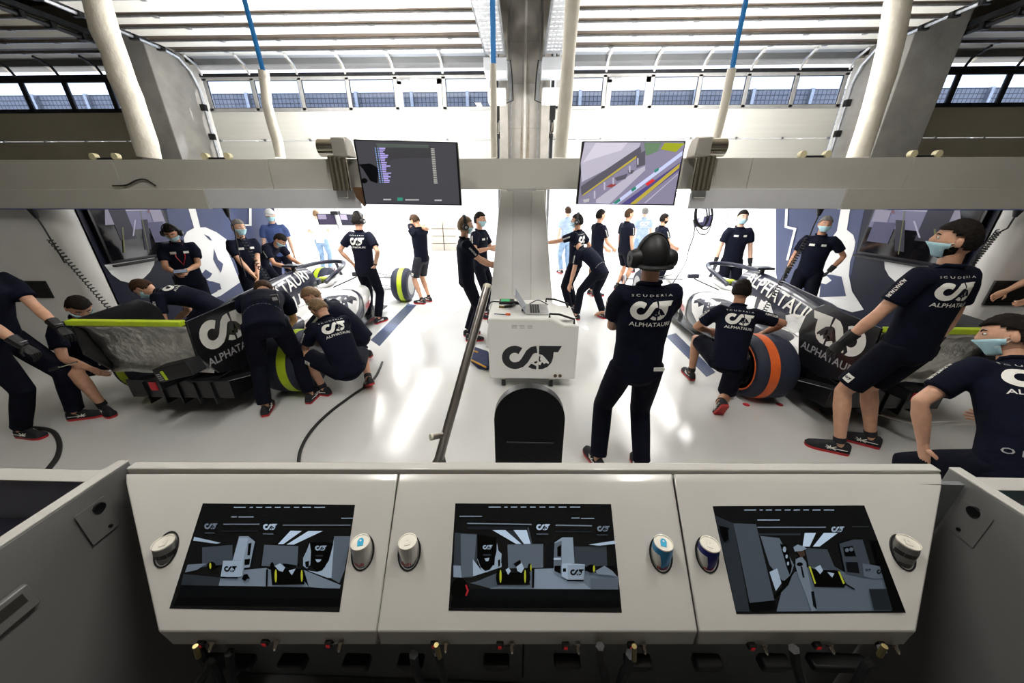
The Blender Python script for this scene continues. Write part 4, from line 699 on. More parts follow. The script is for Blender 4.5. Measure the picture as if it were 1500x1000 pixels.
# polished hoist heads on the beam
for s, lb in ((-1, 'polished steel lift column on the beam left of the timing television'), (1, 'polished steel lift column on the beam right of the pit lane television')):
    b = at(500 if s < 0 else 1027, 279, Y=4.05); tp = at(486 if s < 0 else 1041, 226, Y=4.05)
    t = thing('lift_column', lb, 'lift column', (b.x, 4.05, b.z), 'polished lift columns')
    for dx in (-0.075, -0.025, 0.025, 0.075): MB().tube([(b.x + dx, 4.08, b.z), (b.x + dx, 4.08, tp.z + 0.02)], 0.027, CHROME, 14).build('column_tube', t)
    hx = tp.x - s * -0.02
    MB().lathe((b.x - 0.16 if s < 0 else b.x + 0.16, 4.08, tp.z + 0.065), (-s, 0, 0), [(0, 0.02), (0, 0.085), (0.17, 0.085), (0.17, 0.02)], CHROME, 24).build('drum', t)
    MB().prism([(-0.12, -0.085), (0.1, -0.085), (0.08, 0.02), (0.03, 0.075), (-0.05, 0.095), (-0.12, 0.085)], (b.x + (0.02 if s < 0 else -0.02), 4.08, tp.z + 0.06), (0, 1, 0), (0, 0, 1), (-s, 0, 0), 0.15, mat('satin_cover', (0.6, 0.57, 0.52), 0.35, 0.6, var=0.05)).build('cover', t, bevel=0.01)
    fr = [(b.x - 0.06, 4.06, b.z), (b.x - 0.055, 4.06, b.z - 0.07), (b.x + 0.055, 4.06, b.z - 0.07), (b.x + 0.06, 4.06, b.z)]; MB().tube(fr, 0.003, CHROME, 6).build('wire_loop', t)
# coiled cable hanging from the right lift column
cl = thing('cable_coil', 'coil of black cable hanging under the right lift column', 'cable', at(1028, 340, Y=4.4))
for k, (a, b2, dx) in enumerate(((10, 19, 0), (12, 22, 3), (9, 17, -2), (13, 26, 1))):
    pts = [at(1029 + dx + a * math.cos(i * 2 * math.pi / 24), 312 + k * 2 + b2 * math.sin(i * 2 * math.pi / 24), Y=4.38 + 0.012 * k) for i in range(25)]
    MB().tube(pts, 0.008 if k < 3 else 0.005, RUBBER, 6).build('loop', cl)
cable('hanging_cable', 'thin black cable running down from the coil to the right car', [at(x, y, Y=4.6) for x, y in ((1019, 318), (1016, 345), (1009, 365), (1004, 385), (990, 408), (982, 420))], 0.006)
cable('hanging_cable', 'fine cable looping from the coil to the right fascia', [at(x, y, Y=4.5) for x, y in ((1026, 336), (1030, 343), (1042, 345), (1058, 338), (1065, 322), (1067, 306))], 0.003)
# monitors on arms beyond the cars
def arm_monitors(label, quads, Y, post, name='twin_monitor'):
    t = thing(name, label, 'monitor', at(*post[-1], Y=Y)); 
    for q, m in quads:
        P = [at(x, y, Y=Y) for x, y in q]; bk = [p + V((0, 0.05, 0)) for p in P]
        d = MB().add(P + bk, [(0, 1, 2, 3), (7, 6, 5, 4), (0, 4, 5, 1), (1, 5, 6, 2), (2, 6, 7, 3), (3, 7, 4, 0)], TVB).build('display', t, bevel=0.006)
        c = sum(P, V()) / 4; I = [p + (c - p) * 0.12 - V((0, 0.002, 0)) for p in P]; MB().add(I, [(0, 1, 2, 3)], m).build('screen', d, smooth=False)
        MB().add([I[0] - V((0, 0.001, 0)), (I[0] + I[1]) / 2 - V((0, 0.001, 0)), (I[0] + I[1] + I[2] + I[3]) / 4 - V((0, 0.001, 0)), (I[0] + I[3]) / 2 - V((0, 0.001, 0))], [(0, 1, 2, 3)], scc('monitor_patch', (0.28, 0.25, 0.36))).build('picture_patch', d, smooth=False)
    MB().tube([at(x, y, Y=Y - 0.06) for x, y in post], 0.035, mat('pale_arm', (0.6, 0.62, 0.66), 0.35, 0.4, var=0.05), 8).build('arm', t)
    MB().box(at(488, 312, Y=Y).x, at(498, 312, Y=Y).x, Y - 0.1, Y + 0.02, at(488, 314, Y=Y).z, at(488, 309, Y=Y).z, DARKM).build('bracket', t) if name == 'twin_monitor' else None
arm_monitors('pair of small monitors on a pale arm in the glare left of the pillar', [(((463, 313), (491, 313), (494, 329), (467, 329)), scc('mon_a', (0.06, 0.05, 0.09))), (((496, 313), (518, 314), (523, 330), (501, 330)), scc('mon_b', (0.03, 0.03, 0.045)))], 6.6, ((491, 302), (493, 315), (496, 328), (499, 336)))
arm_monitors('single dark monitor behind the cable coil on the right', [(((1016, 322), (1045, 314), (1040, 332), (1018, 332)), scc('mon_c', (0.04, 0.04, 0.08)))], 6.6, ((1030, 302), (1029, 315), (1027, 325)), 'small_monitor')
# TVs let into the branded walls
for s, X, px, lb in ((-1, -5.54, ((97, 394), (262, 372), 306), 'large wall television with painted garage reflections on the left branded wall'), (1, 5.54, ((1255, 371), (1352, 385), 306), 'large wall television with painted garage reflections on the right branded wall')):
    a, b = at(*px[0], X=X), at(*px[1], X=X); y0, y1 = min(a.y, b.y), max(a.y, b.y)
    y0 = max(4.52, at(1455, 395, X=X).y if s > 0 else y0)
    z0 = (a.z + b.z) / 2; z1 = 2.12; t = thing('wall_tv', lb, 'television', (X, (y0 + y1) / 2, z0), 'televisions on the side walls')
    MB().box(min(X, X + s * 0.06), max(X, X + s * 0.06), y0, y1, z0, z1, TVB).build('casing', t, bevel=0.004)
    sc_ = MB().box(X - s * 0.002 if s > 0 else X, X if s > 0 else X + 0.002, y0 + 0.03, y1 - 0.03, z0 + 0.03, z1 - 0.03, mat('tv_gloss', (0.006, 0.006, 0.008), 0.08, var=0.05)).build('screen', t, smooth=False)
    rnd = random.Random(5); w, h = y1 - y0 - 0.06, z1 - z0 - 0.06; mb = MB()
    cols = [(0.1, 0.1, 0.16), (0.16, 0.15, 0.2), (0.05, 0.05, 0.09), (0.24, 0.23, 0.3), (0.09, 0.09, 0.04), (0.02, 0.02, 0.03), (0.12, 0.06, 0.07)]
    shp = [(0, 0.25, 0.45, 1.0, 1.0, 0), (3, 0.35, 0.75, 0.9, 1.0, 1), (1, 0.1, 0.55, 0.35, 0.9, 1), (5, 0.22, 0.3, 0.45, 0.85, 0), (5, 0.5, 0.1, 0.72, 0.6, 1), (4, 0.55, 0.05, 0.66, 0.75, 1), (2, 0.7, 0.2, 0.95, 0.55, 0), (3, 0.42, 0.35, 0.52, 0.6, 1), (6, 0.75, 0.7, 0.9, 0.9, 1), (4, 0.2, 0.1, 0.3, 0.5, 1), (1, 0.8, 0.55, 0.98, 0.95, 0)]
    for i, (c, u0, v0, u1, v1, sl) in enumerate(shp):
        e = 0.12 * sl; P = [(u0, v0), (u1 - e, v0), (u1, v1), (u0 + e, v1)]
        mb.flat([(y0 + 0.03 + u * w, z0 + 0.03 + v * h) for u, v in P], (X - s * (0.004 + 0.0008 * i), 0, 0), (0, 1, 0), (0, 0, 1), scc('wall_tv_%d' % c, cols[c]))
    mb.build('screen_picture', sc_, smooth=False, fix=False)  # blurred race picture; garage reflections are painted in as glowing patches
    MB().box(X - s * 0.06 if s > 0 else X, X if s > 0 else X + 0.06, y0, y1, z0 - 0.05, z0 - 0.02, BLACK).build('sound_bar', t, bevel=0.004)
# ================================================================ laptop trolley
tr = thing('laptop_trolley', 'white rolling trolley with a black emblem in front of the pillar', 'trolley', (0.14, 3.8, 0))
x0, x1, y0, y1, zb = -0.36, 0.63, 3.5, 4.25, 0.115; zt = at(716, 466, Y=3.5).z
TRW = mat('trolley_white', (0.84, 0.84, 0.81), 0.3, var=0.02, scale=4)
prof = [(x0, zb), (x1, zb), (x1, zt - 0.075), (x1 - 0.16, zt - 0.07), (x1 - 0.3, zt), (x0, zt)]
MB().prism(prof, (0, y0, 0), (1, 0, 0), (0, 0, 1), (0, 1, 0), y1 - y0, TRW).build('body', tr, bevel=0.018)
decal('emblem', tr, emblem_parts('bare'), (0.12, y0, 0.39), (0.66, 0, 0), (0, 0, 0.66), (0, -1, 0), [INK, TRW], off=0.002)
for i in range(3):
    for j in range(3): MB().box(-0.1 + i * 0.085, -0.045 + i * 0.085, y0 - 0.002, y0 + 0.002, zt - 0.11 + j * 0.014, zt - 0.106 + j * 0.014, PRINTG).build('vent_slot', tr)
for x in (0.4, 0.455): MB().lathe((x, y0 + 0.002, 0.165), (0, -1, 0), [(0, 0.005), (0, 0.02), (0.008, 0.02), (0.008, 0.012), (0.004, 0.008)], mat('socket_brown', (0.08, 0.05, 0.02), 0.4, var=0.1), 16).build('socket', tr)
for (x, y) in ((-0.2, y0 + 0.06), (0.36, y0 + 0.06), (0.55, y0 + 0.35), (-0.28, y0 + 0.4)):
    w = MB().lathe((x - 0.02, y, 0.045), (1, 0, 0), [(0, 0.01), (0, 0.045), (0.04, 0.045), (0.04, 0.01)], RUBBER, 18).build('caster', tr); MB().box(x - 0.025, x + 0.025, y - 0.02, y + 0.03, 0.07, 0.118, STEEL).build('caster_fork', w, bevel=0.004)
for yy in (y0 + 0.05, y1 - 0.1):
    MB().tube([(x1 - 0.05, yy, zt - 0.07), (x1 - 0.05, yy, zt - 0.02), (x1 - 0.22, yy, zt + 0.035), (x1 - 0.32, yy, zt + 0.04), (x1 - 0.32, yy, zt)], 0.012, BLACK, 8).build('handle', tr)
MB().box(x1 - 0.24, x1 - 0.04, y0 + 0.12, y1 - 0.2, zt - 0.06, zt - 0.045, TRW).build('tray', tr)
lp = thing('laptop', 'open silver laptop seen from the side on the trolley', 'laptop', (0.1, 3.85, zt))
ALUL = mat('laptop_aluminium', (0.55, 0.55, 0.55), 0.3, 0.8, var=0.03); KEY = mat('laptop_keys', (0.015, 0.015, 0.016), 0.5, var=0.1)
cx = 0.2; b = MB().box(0.06, 0.31, 3.62, 3.99, zt + 0.002, zt + 0.02, ALUL).build('base', lp, bevel=0.004)
for i in range(4):
    for j in range(10): MB().box(0.1 + i * 0.028, 0.123 + i * 0.028, 3.64 + j * 0.033, 3.668 + j * 0.033, zt + 0.02, zt + 0.023, KEY).build('key', b)
MB().box(0.225, 0.29, 3.74, 3.87, zt + 0.02, zt + 0.0205, mat('trackpad', (0.45, 0.45, 0.45), 0.4, 0.5, var=0.02)).build('trackpad', b)
M = Matrix.Translation((0.06, 3.805, zt + 0.015)) @ Matrix.Rotation(math.radians(-33), 4, 'Y')
ld = MB().box(-0.008, 0.0, -0.185, 0.185, 0, 0.25, ALUL, M).build('lid', lp, bevel=0.003); MB().box(0.0, 0.001, -0.17, 0.17, 0.015, 0.235, screen_mat('laptop_screen', (0.1, 0.11, 0.14), 0.4), M).build('screen', ld)
gt = thing('tester_box', 'black handheld tester with a green display on the trolley', 'instrument', (-0.12, 4.1, zt))
MB().box(-0.27, 0.02, 4.02, 4.16, zt, zt + 0.035, BLACK).build('case', gt, bevel=0.008); MB().box(-0.25, -0.14, 4.04, 4.13, zt + 0.035, zt + 0.037, scc('green', (0.02, 0.3, 0.1))).build('display', gt); MB().lathe((-0.04, 4.09, zt + 0.035), (0, 0, 1), [(0, 0.005), (0, 0.05), (0.006, 0.05), (0.006, 0.004)], PRINT, 20).build('dial', gt)
pn = thing('screwdriver', 'screwdriver with an orange handle on the trolley', 'tool', (-0.2, 3.62, zt))
MB().tube([(-0.3, 3.63, zt + 0.008), (-0.17, 3.61, zt + 0.008)], 0.005, mat('blue_tool', (0.03, 0.06, 0.15), 0.4, var=0.1), 8).build('shaft', pn); MB().tube([(-0.17, 3.61, zt + 0.013), (-0.12, 3.605, zt + 0.013)], [0.012, 0.013], ORANGE, 10).build('handle', pn)
cn = thing('connector', 'brass and black connector lying in front of the tester', 'connector', (-0.2, 3.9, zt))
MB().tube([(-0.26, 3.88, zt + 0.015), (-0.2, 3.87, zt + 0.015)], 0.014, GOLD, 10).build('barrel', cn); MB().tube([(-0.2, 3.87, zt + 0.018), (-0.12, 3.9, zt + 0.018), (-0.08, 3.98, zt + 0.016)], 0.017, BLACK, 8).build('grip', cn)
tag(MB().box(0.005, 0.03, 3.76, 3.785, zt, zt + 0.025, BLACK).build('usb_dongle', bevel=0.004), 'tiny black dongle beside the laptop hinge', 'dongle')
cable('laptop_cable', 'black cable behind the laptop on the trolley', [(0.1, 4.02, zt + 0.01), (0.2, 4.12, zt + 0.03), (0.28, 4.1, zt + 0.008), (0.32, 4.0, zt + 0.008)], 0.006)
cable('trolley_cable', 'black cable over the left edge of the trolley', [(-0.26, 4.1, zt + 0.01), (-0.37, 4.05, zt + 0.02), (-0.4, 3.95, zt - 0.05), (-0.4, 3.9, zt - 0.2)], 0.008)
# folded navy jacket on the floor left of the trolley
q = [at(x, y, Z=0.0) for x, y in ((688, 530), (692, 512), (716, 520), (717, 543), (700, 541))]
P = [(p.x, p.y) for p in q]; jk = tag(MB().prism(P, (0, 0, 0.002), (1, 0, 0), (0, 1, 0), (0, 0, 1), 0.07, mat('jacket_navy', (0.01, 0.02, 0.07), 0.8, var=0.25, bump=0.6, bscale=12)).build('folded_jacket', bevel=0.025), 'navy jacket with orange piping lying on the floor by the trolley', 'jacket')
for a, b2 in (((690, 527), (712, 538)), ((694, 514), (700, 516))):
    A, B = at(*a, Z=0.075), at(*b2, Z=0.075); MB().tube([A, (A + B) / 2, B], 0.012, mat('orange_piping', (0.6, 0.3, 0.03), 0.6, var=0.2), 6).build('piping', jk)
# ================================================================ arched black kiosk back and stair handrail
ks = thing('arched_kiosk', 'black arched panel standing behind the middle console', 'kiosk', (0.07, 1.4, 0))
c0 = at(775, 568, Y=1.4); w = (at(827, 625, Y=1.4).x - at(724, 625, Y=1.4).x) / 2; xc = (at(827, 625, Y=1.4).x + at(724, 625, Y=1.4).x) / 2
poly = [(-w * 0.97, 0), (w * 0.97, 0), (w, c0.z - w * 1.05)] + [(w * math.cos(math.radians(a)), c0.z - w * 1.05 + w * 1.05 * math.sin(math.radians(a))) for a in range(8, 173, 8)] + [(-w, c0.z - w * 1.05)]
KB = mat('kiosk_black', (0.005, 0.005, 0.006), 0.35, var=0.1)
MB().prism(poly, (xc, 1.4, 0), (1, 0, 0), (0, 0, 1), (0, 1, 0), 0.05, KB).build('panel', ks, bevel=0.008)
s0 = at(742, 648, Y=1.395); s1 = at(811, 648, Y=1.395); MB().box(s0.x, s1.x, 1.393, 1.4, s0.z - 0.003, s0.z + 0.003, mat('slot_line', (0.12, 0.13, 0.15), 0.2, 0.5, var=0.05)).build('slot', ks)
s0 = at(775, 670, Y=1.395); MB().lathe((s0.x, 1.4, s0.z), (0, -1, 0), [(0, 0.001), (0, 0.006), (0.004, 0.006), (0.004, 0.001)], DARKM, 12).build('lock', ks)
MB().box(xc - w, xc + w, 1.3, 1.7, 0, 0.02, KB).build('foot_plate', ks, bevel=0.004)
hr = thing('stair_handrail', 'slanted steel stair handrail left of the trolley', 'handrail', (-0.3, 1.2, 0))
A = at(714, 419, Y=1.67); B = at(643, 672, Y=1.2)
MB().tube([A, B], 0.021, STEEL, 18).build('rail', hr); MB().lathe(A, (A - B), [(-0.012, 0.0213), (0.004, 0.0213), (0.01, 0.016), (0.01, 0.001)], mat('end_cap_cream', (0.7, 0.66, 0.52), 0.4, var=0.05), 18).build('end_cap', hr)
q = at(632, 640, Y=1.22); m_ = A + (B - A) * 0.87
MB().tube([m_, q], 0.014, STEEL, 10).build('bracket', hr); MB().lathe(q, (q - m_), [(-0.004, 0.015), (0.005, 0.015), (0.005, 0.001)], MATS['end_cap_cream'], 12).build('bracket_cap', hr)
d = (B - A).normalized(); MB().tube([B, B + d * 0.08 + V((-0.02, 0, 0)), V((B.x - 0.06, B.y - 0.1, 0.0))], [0.02, 0.026, 0.028], STEEL, 12).build('post', hr); MB().tube([A + (B - A) * 0.97, V((B.x + 0.045, B.y - 0.03, B.z - 0.12)), V((B.x + 0.09, B.y, 0.0))], 0.014, STEEL, 10).build('brace', hr)
# ================================================================ cables on the floor
def fl(pts, z): return [at(x, y, Z=z) for x, y in pts]
cable('floor_hose', 'long black hose curving across the floor from the left car', fl(((437, 690), (440, 660), (455, 632), (480, 606), (510, 583), (540, 562), (552, 548), (560, 530)), 0.014), 0.014, n=8)
cable('floor_hose', 'black hose on the floor at the lower left beside the shoes', fl(((55, 705), (72, 685), (84, 668), (87, 650), (80, 634), (66, 628), (40, 626)), 0.016), 0.017, n=8)
# ================================================================ racing cars (local frame: origin on the floor under the rear axle, +y towards the nose)
def sup(y, xc, w, z0, z1, n=20, e=2.6):
    """rounded-box cross section"""
    out = []
    for i in range(n):
        a = 2 * math.pi * i / n; c, s = math.cos(a), math.sin(a)
        out.append(V((xc + w * math.copysign(abs(c) ** (2 / e), c), y, (z0 + z1) / 2 + (z1 - z0) / 2 * math.copysign(abs(s) ** (2 / e), s))))
    return out
def smooth_secs(keys, k=5):
    """interpolate (y, xc, w, z0, z1) keys"""
    out = []
    for i in range(len(keys) - 1):
        p0, p1, p2, p3 = keys[max(i - 1, 0)], keys[i], keys[i + 1], keys[min(i + 2, len(keys) - 1)]
        for j in range(k):
            t = j / k; out.append([0.5 * (2 * b + (c - a) * t + (2 * a - 5 * b + 4 * c - d) * t * t + (3 * b - a - 3 * c + d) * t ** 3) for a, b, c, d in zip(p0, p1, p2, p3)])
    out.append(list(keys[-1])); return out
def wheel(car, x, y, R, w, band, name, Z=0.05):
    o = 1 if x > 0 else -1
    ty = MB().lathe((x, y, R - Z), (o, 0, 0), [(-w / 2, 0.2), (-w / 2, R * 0.86), (-w / 2 + 0.05, R * 0.985), (-w / 2 + 0.09, R), (w / 2 - 0.09, R), (w / 2 - 0.05, R * 0.985), (w / 2, R * 0.86), (w / 2, 0.2)], BLANKET, 48).build(name, car)
    b0 = w / 2 - 0.135; MB().lathe((x, y, R - Z), (o, 0, 0), [(b0 - 0.05, R * 0.99), (b0 - 0.05, R + 0.004), (b0 + 0.045, R + 0.003), (b0 + 0.045, R * 0.99)], band, 48).build('band', ty)
    rm = MB().lathe((x, y, R - Z), (o, 0, 0), [(w / 2 - 0.1, 0.02), (w / 2 - 0.1, 0.16), (w / 2 - 0.02, 0.2), (w / 2 + 0.004, 0.215), (w / 2 + 0.004, 0.2)], CARB, 32).build('rim', ty)
    MB().lathe((x, y, R - Z), (o, 0, 0), [(w / 2 - 0.1, 0.02), (w / 2 - 0.06, 0.04), (w / 2 - 0.03, 0.035), (w / 2 - 0.03, 0.001)], STEEL, 12).build('wheel_nut', ty)
    if band is ORANGE:
        MB().lathe((x, y, R - Z), (o, 0, 0), [(w / 2 + 0.002, 0.25), (w / 2 + 0.006, 0.255), (w / 2 + 0.006, 0.265), (w / 2 + 0.002, 0.27)], ORANGE, 32).build('edge_ring', ty)
    return ty
def make_car(label, X, Y, band, Z=0.0):
    car = thing('racing_car', label, 'car', (X, Y, Z), 'racing cars', world=False)
    # nose and survival cell
    keys = [(4.9, 0, 0.05, 0.24, 0.30), (4.6, 0, 0.10, 0.20, 0.36), (4.1, 0, 0.16, 0.19, 0.49), (3.6, 0, 0.20, 0.17, 0.60), (3.1, 0, 0.25, 0.14, 0.67), (2.6, 0, 0.33, 0.12, 0.69), (2.1, 0, 0.37, 0.12, 0.68), (1.6, 0, 0.34, 0.12, 0.66), (1.2, 0, 0.28, 0.12, 0.6)]
    cell = MB().loft([sup(*k) for k in smooth_secs(keys)], CARW).build('survival_cell', car, ang=60)
    keys = [(1.78, 0, 0.15, 0.55, 1.0), (1.5, 0, 0.16, 0.4, 1.02), (1.0, 0, 0.155, 0.3, 0.97), (0.5, 0, 0.13, 0.3, 0.88), (0.0, 0, 0.10, 0.3, 0.74), (-0.35, 0, 0.07, 0.32, 0.56)]
    cover = MB().loft([sup(*k, e=2.2) for k in smooth_secs(keys)], CARN).build('engine_cover', car, ang=60)
    fin = [(1.3, 0.95), (1.1, 1.0), (0.3, 0.93), (-0.3, 0.78), (-0.36, 0.5), (0.2, 0.7)]
    MB().prism(fin, (-0.008, 0, 0), (0, 1, 0), (0, 0, 1), (1, 0, 0), 0.016, CARN).build('fin', car, bevel=0.004)
    MB().prism([(-0.1, 0.78), (0.1, 0.78), (0.11, 0.94), (0, 1.0), (-0.11, 0.94)], (0, 1.785, 0), (1, 0, 0), (0, 0, 1), (0, 1, 0), 0.01, CARB).build('air_intake', car, bevel=0.01)
    tc = MB().box(-0.12, 0.12, 1.45, 1.6, 1.07, 1.10, CARN).build('camera_pod', car, bevel=0.01); MB().tube([(0, 1.53, 0.99), (0, 1.53, 1.08)], 0.03, CARB, 8).build('camera_stalk', tc)
    surf = [cell, cover]
    for s in (-1, 1):
        keys = [(2.2, s * 0.56, 0.19, 0.3, 0.62), (2.0, s * 0.58, 0.23, 0.22, 0.66), (1.5, s * 0.55, 0.29, 0.12, 0.67), (1.0, s * 0.45, 0.30, 0.1, 0.62), (0.5, s * 0.32, 0.25, 0.09, 0.54), (0.1, s * 0.22, 0.18, 0.09, 0.45), (-0.3, s * 0.15, 0.12, 0.1, 0.36)]
        secs = [sup(*k, e=3) for k in smooth_secs(keys)]
        pod = MB().loft(secs, CARN).build('sidepod', car, ang=60); surf.append(pod)
        MB().prism([(-0.17, 0.33), (0.17, 0.33), (0.17, 0.58), (-0.17, 0.58)], (s * 0.56, 2.2, 0), (1, 0, 0), (0, 0, 1), (0, 1, 0), 0.012, CARB).build('radiator_inlet', pod, bevel=0.01)
        W = MB().loft([sup(*k, e=3) for k in smooth_secs([(2.24, s * 0.56, 0.2, 0.28, 0.64), (2.0, s * 0.583, 0.234, 0.216, 0.665), (1.78, s * 0.578, 0.27, 0.15, 0.677)])], CARW).build('sidepod_front', car, ang=60); surf.append(W)
    vs = []; fs = []
    for o in surf:
        k = len(vs); vs += [v.co.copy() for v in o.data.vertices]; fs += [tuple(i + k for i in p.vertices) for p in o.data.polygons]
    bv = BVHTree.FromPolygons(vs, fs)
    for s in (-1, 1):
        fw = V((0, s, 0)); n = V((s, 0, 0.75)).normalized(); w = n.cross(fw).normalized() if n.cross(fw).z > 0 else -n.cross(fw).normalized()
        decal('emblem', car, emblem_parts('bare', mirror=s < 0), V((s * 0.45, 1.0, 0.5)), fw * 2.0, w * 1.75, n, [CARW, CARN], bv, off=0.006, L=0.05, reach=1.2, zmax=0.745)
        ps, wd = word('ALPHATAURI', 0.02); h = 0.17
        decal('lettering', car, ps, V((s * 0.16, 0.95, 0.765)) , (fw * (1.35 / wd) + V((0, 0, s * 0.03))) , V((0, 0.0, 1)) * h + V((0, s * s * 0.0, 0)) , (s, 0, 0.15), [PRINT], bv, off=0.008, L=0.05, reach=0.9)
        ps, wd = word('HONDA', 0.03); decal('lettering', car, ps, V((s * 0.85, 1.98, 0.33)), fw * (0.36 / wd), V((0, 0, 0.1)), (s, 0, 0.1), [REDP], bv, off=0.008, L=0.04, reach=0.9)
        MB().tube([(s * 0.3, 1.95, 0.66), (s * 0.5, 2.35, 0.74), (s * 0.52, 2.4, 0.78)], 0.01, CARB, 6).build('mirror_stalk', car); MB().box(s * 0.52 - 0.09, s * 0.52 + 0.09, 2.37, 2.43, 0.75, 0.82, CARN).build('mirror', car, bevel=0.012)
        for k in range(3): MB().prism([(2.3 + k * 0.2, 0.08), (2.42 + k * 0.2, 0.08), (2.5 + k * 0.2, 0.4 - 0.04 * k), (2.36 + k * 0.2, 0.42 - 0.04 * k)], (s * (0.62 - 0.06 * k), 0, 0), (0, 1, 0), (0, 0, 1), (1, 0, 0), 0.012, CARW if k == 1 else CARB).build('bargeboard', car, bevel=0.003)
        MB().box(min(s * 0.3, s * 0.76), max(s * 0.3, s * 0.76), 0.2, 2.9, 0.055, 0.08, CARB).build('floor_edge', car, bevel=0.006)
        # suspension arms
        for a, b in (((0.18, 3.45, 0.5), (0.72, 3.68, 0.45)), ((0.18, 3.95, 0.5), (0.72, 3.72, 0.45)), ((0.16, 3.4, 0.24), (0.72, 3.66, 0.22)), ((0.16, 3.95, 0.24), (0.72, 3.74, 0.22)), ((0.14, 0.45, 0.42), (0.66, 0.03, 0.46)), ((0.1, -0.2, 0.42), (0.66, -0.03, 0.46)), ((0.14, 0.5, 0.2), (0.66, 0.04, 0.22)), ((0.1, -0.22, 0.2), (0.66, -0.04, 0.22))):
            MB().tube([(s * a[0], a[1], a[2]), (s * b[0], b[1], b[2])], 0.018, CARB, 8, flat=0.5).build('suspension_arm', car)
        wheel(car, s * 0.80, 0.0, 0.35, 0.42, band, 'rear_wheel'); wheel(car, s * 0.84, 3.7, 0.35, 0.33, LIME, 'front_wheel')
        # wing end plates
        ep = MB().prism([(-0.1, 0.99), (-0.2, 1.06), (-0.78, 1.03), (-0.8, 0.72), (-0.66, 0.48), (-0.42, 0.40), (-0.14, 0.42), (-0.02, 0.72), (-0.04, 0.9)], (s * 0.5, 0, 0), (0, 1, 0), (0, 0, 1), (s, 0, 0), 0.018, CARB).build('rear_wing_endplate', car, bevel=0.004)
        fw2 = V((0, s, 0)); decal('emblem', ep, emblem_parts('bare', mirror=s < 0), (s * 0.519, -0.42, 0.84), fw2 * 0.6, (0, 0, 0.62), (s, 0, 0), [PRINT, CARB], off=0.0015)
        ps, wd = word('ALPHATAURI', 0.02); decal('lettering', ep, ps, (s * 0.519, -0.42, 0.575), fw2 * (0.62 / wd), (0, 0, 0.075), (s, 0, 0), [PRINTG], off=0.0015)
        ep2 = MB().prism([(4.55, 0.1), (5.1, 0.1), (5.1, 0.2), (4.6, 0.36), (4.5, 0.34)], (s * 0.98, 0, 0), (0, 1, 0), (0, 0, 1), (s, 0, 0), 0.015, CARN).build('front_wing_endplate', car, bevel=0.004)
        MB().tube([(s * 0.12, -0.55, 0.4), (s * 0.1, -0.5, 0.85)], (0.03, 0.03), CARB, 8, flat=0.4).build('wing_pylon', car)
    MB().box(-0.3, 0.3, -0.2, 3.0, 0.05, 0.09, CARB).build('plank', car, bevel=0.006)
    # front wing elements
    for k in range(4): MB().prism([(-0.98, 0), (0.98, 0), (0.98, 0.1), (0.3, 0.13), (-0.3, 0.13), (-0.98, 0.1)], (0, 5.0 - 0.13 * k, 0.12 + 0.045 * k), (1, 0, 0), (0, -1, 0.25), (0, 0, 1), 0.012, CARW if k < 2 else CARN).build('front_wing_flap', car, bevel=0.003)
    # rear wing: main plane wrapped in foil, lime strip on its top edge, diffuser
    sheet = []
    for i in range(13):
        t = i / 12; y = -0.78 + 0.13 * math.sin(t * 2.4) + 0.02 * math.sin(9 * t); z = 0.99 - 0.5 * t
        sheet.append([V((x * 0.1 - 0.495 + 0.0, y + 0.012 * math.sin(x * 2.1 + i * 1.3), z + 0.006 * math.sin(x * 1.7 + i))) for x in range(11)][:10] + [V((0.495, y, z))])
    mb = MB(); n = 11; vv = [p for r in sheet for p in r]; mb.add(vv, [(i * n + j, i * n + j + 1, (i + 1) * n + j + 1, (i + 1) * n + j) for i in range(12) for j in range(n - 1)], FOIL)
    fo = mb.build('foil_wrap', car, ang=80); so = fo.modifiers.new('thick', 'SOLIDIFY'); so.thickness = 0.008
    MB().loft([[(x, -0.62, 0.60), (x, -0.35, 0.66), (x, -0.2, 0.74), (x, -0.36, 0.70), (x, -0.6, 0.65)] for x in (-0.495, 0.495)], CARB).build('main_plane', car)
    MB().loft([[(x, -0.77, 0.98), (x, -0.62, 0.86), (x, -0.5, 0.8), (x, -0.62, 0.9), (x, -0.74, 1.0)] for x in (-0.495, 0.495)], CARB).build('flap', car)
    MB().box(-0.5, 0.5, -0.825, -0.765, 1.0, 1.045, LIME).build('lime_edge_guard', car, bevel=0.006)
    MB().loft([[(-0.5, 0.1, 0.08), (0.5, 0.1, 0.08), (0.5, 0.1, 0.14), (-0.5, 0.1, 0.14)], [(-0.52, -0.6, 0.16), (0.52, -0.6, 0.16), (0.52, -0.6, 0.36), (-0.52, -0.6, 0.36)]], CARB).build('diffuser', car, bevel=0.006)
    for k in range(-2, 3): MB().box(k * 0.17 - 0.006, k * 0.17 + 0.006, -0.62, -0.1, 0.1, 0.34, CARB).build('diffuser_strake', car)
    MB().loft([[(x * 0.12, 0.0, 0.3 + z * 0.2) for x, z in ((-1, 0), (1, 0), (1, 1), (-1, 1))], [(x * 0.05, -0.8, 0.36 + z * 0.1) for x, z in ((-1, 0), (1, 0), (1, 1), (-1, 1))]], CARB).build('crash_structure', car, bevel=0.01)
    MB().box(-0.03, 0.03, -0.81, -0.79, 0.37, 0.45, REDP).build('rear_light', car)
    # cockpit and halo
    rim = [(0.2 * math.cos(a) * (1 if math.sin(a) < 0 else 0.8), 2.2 + 0.45 * math.sin(a), 0.695) for a in [i * 2 * math.pi / 28 for i in range(28)]]
    MB().prism([(p[0], p[1]) for p in rim], (0, 0, 0.675), (1, 0, 0), (0, 1, 0), (0, 0, 1), 0.02, CARB).build('cockpit_opening', car)
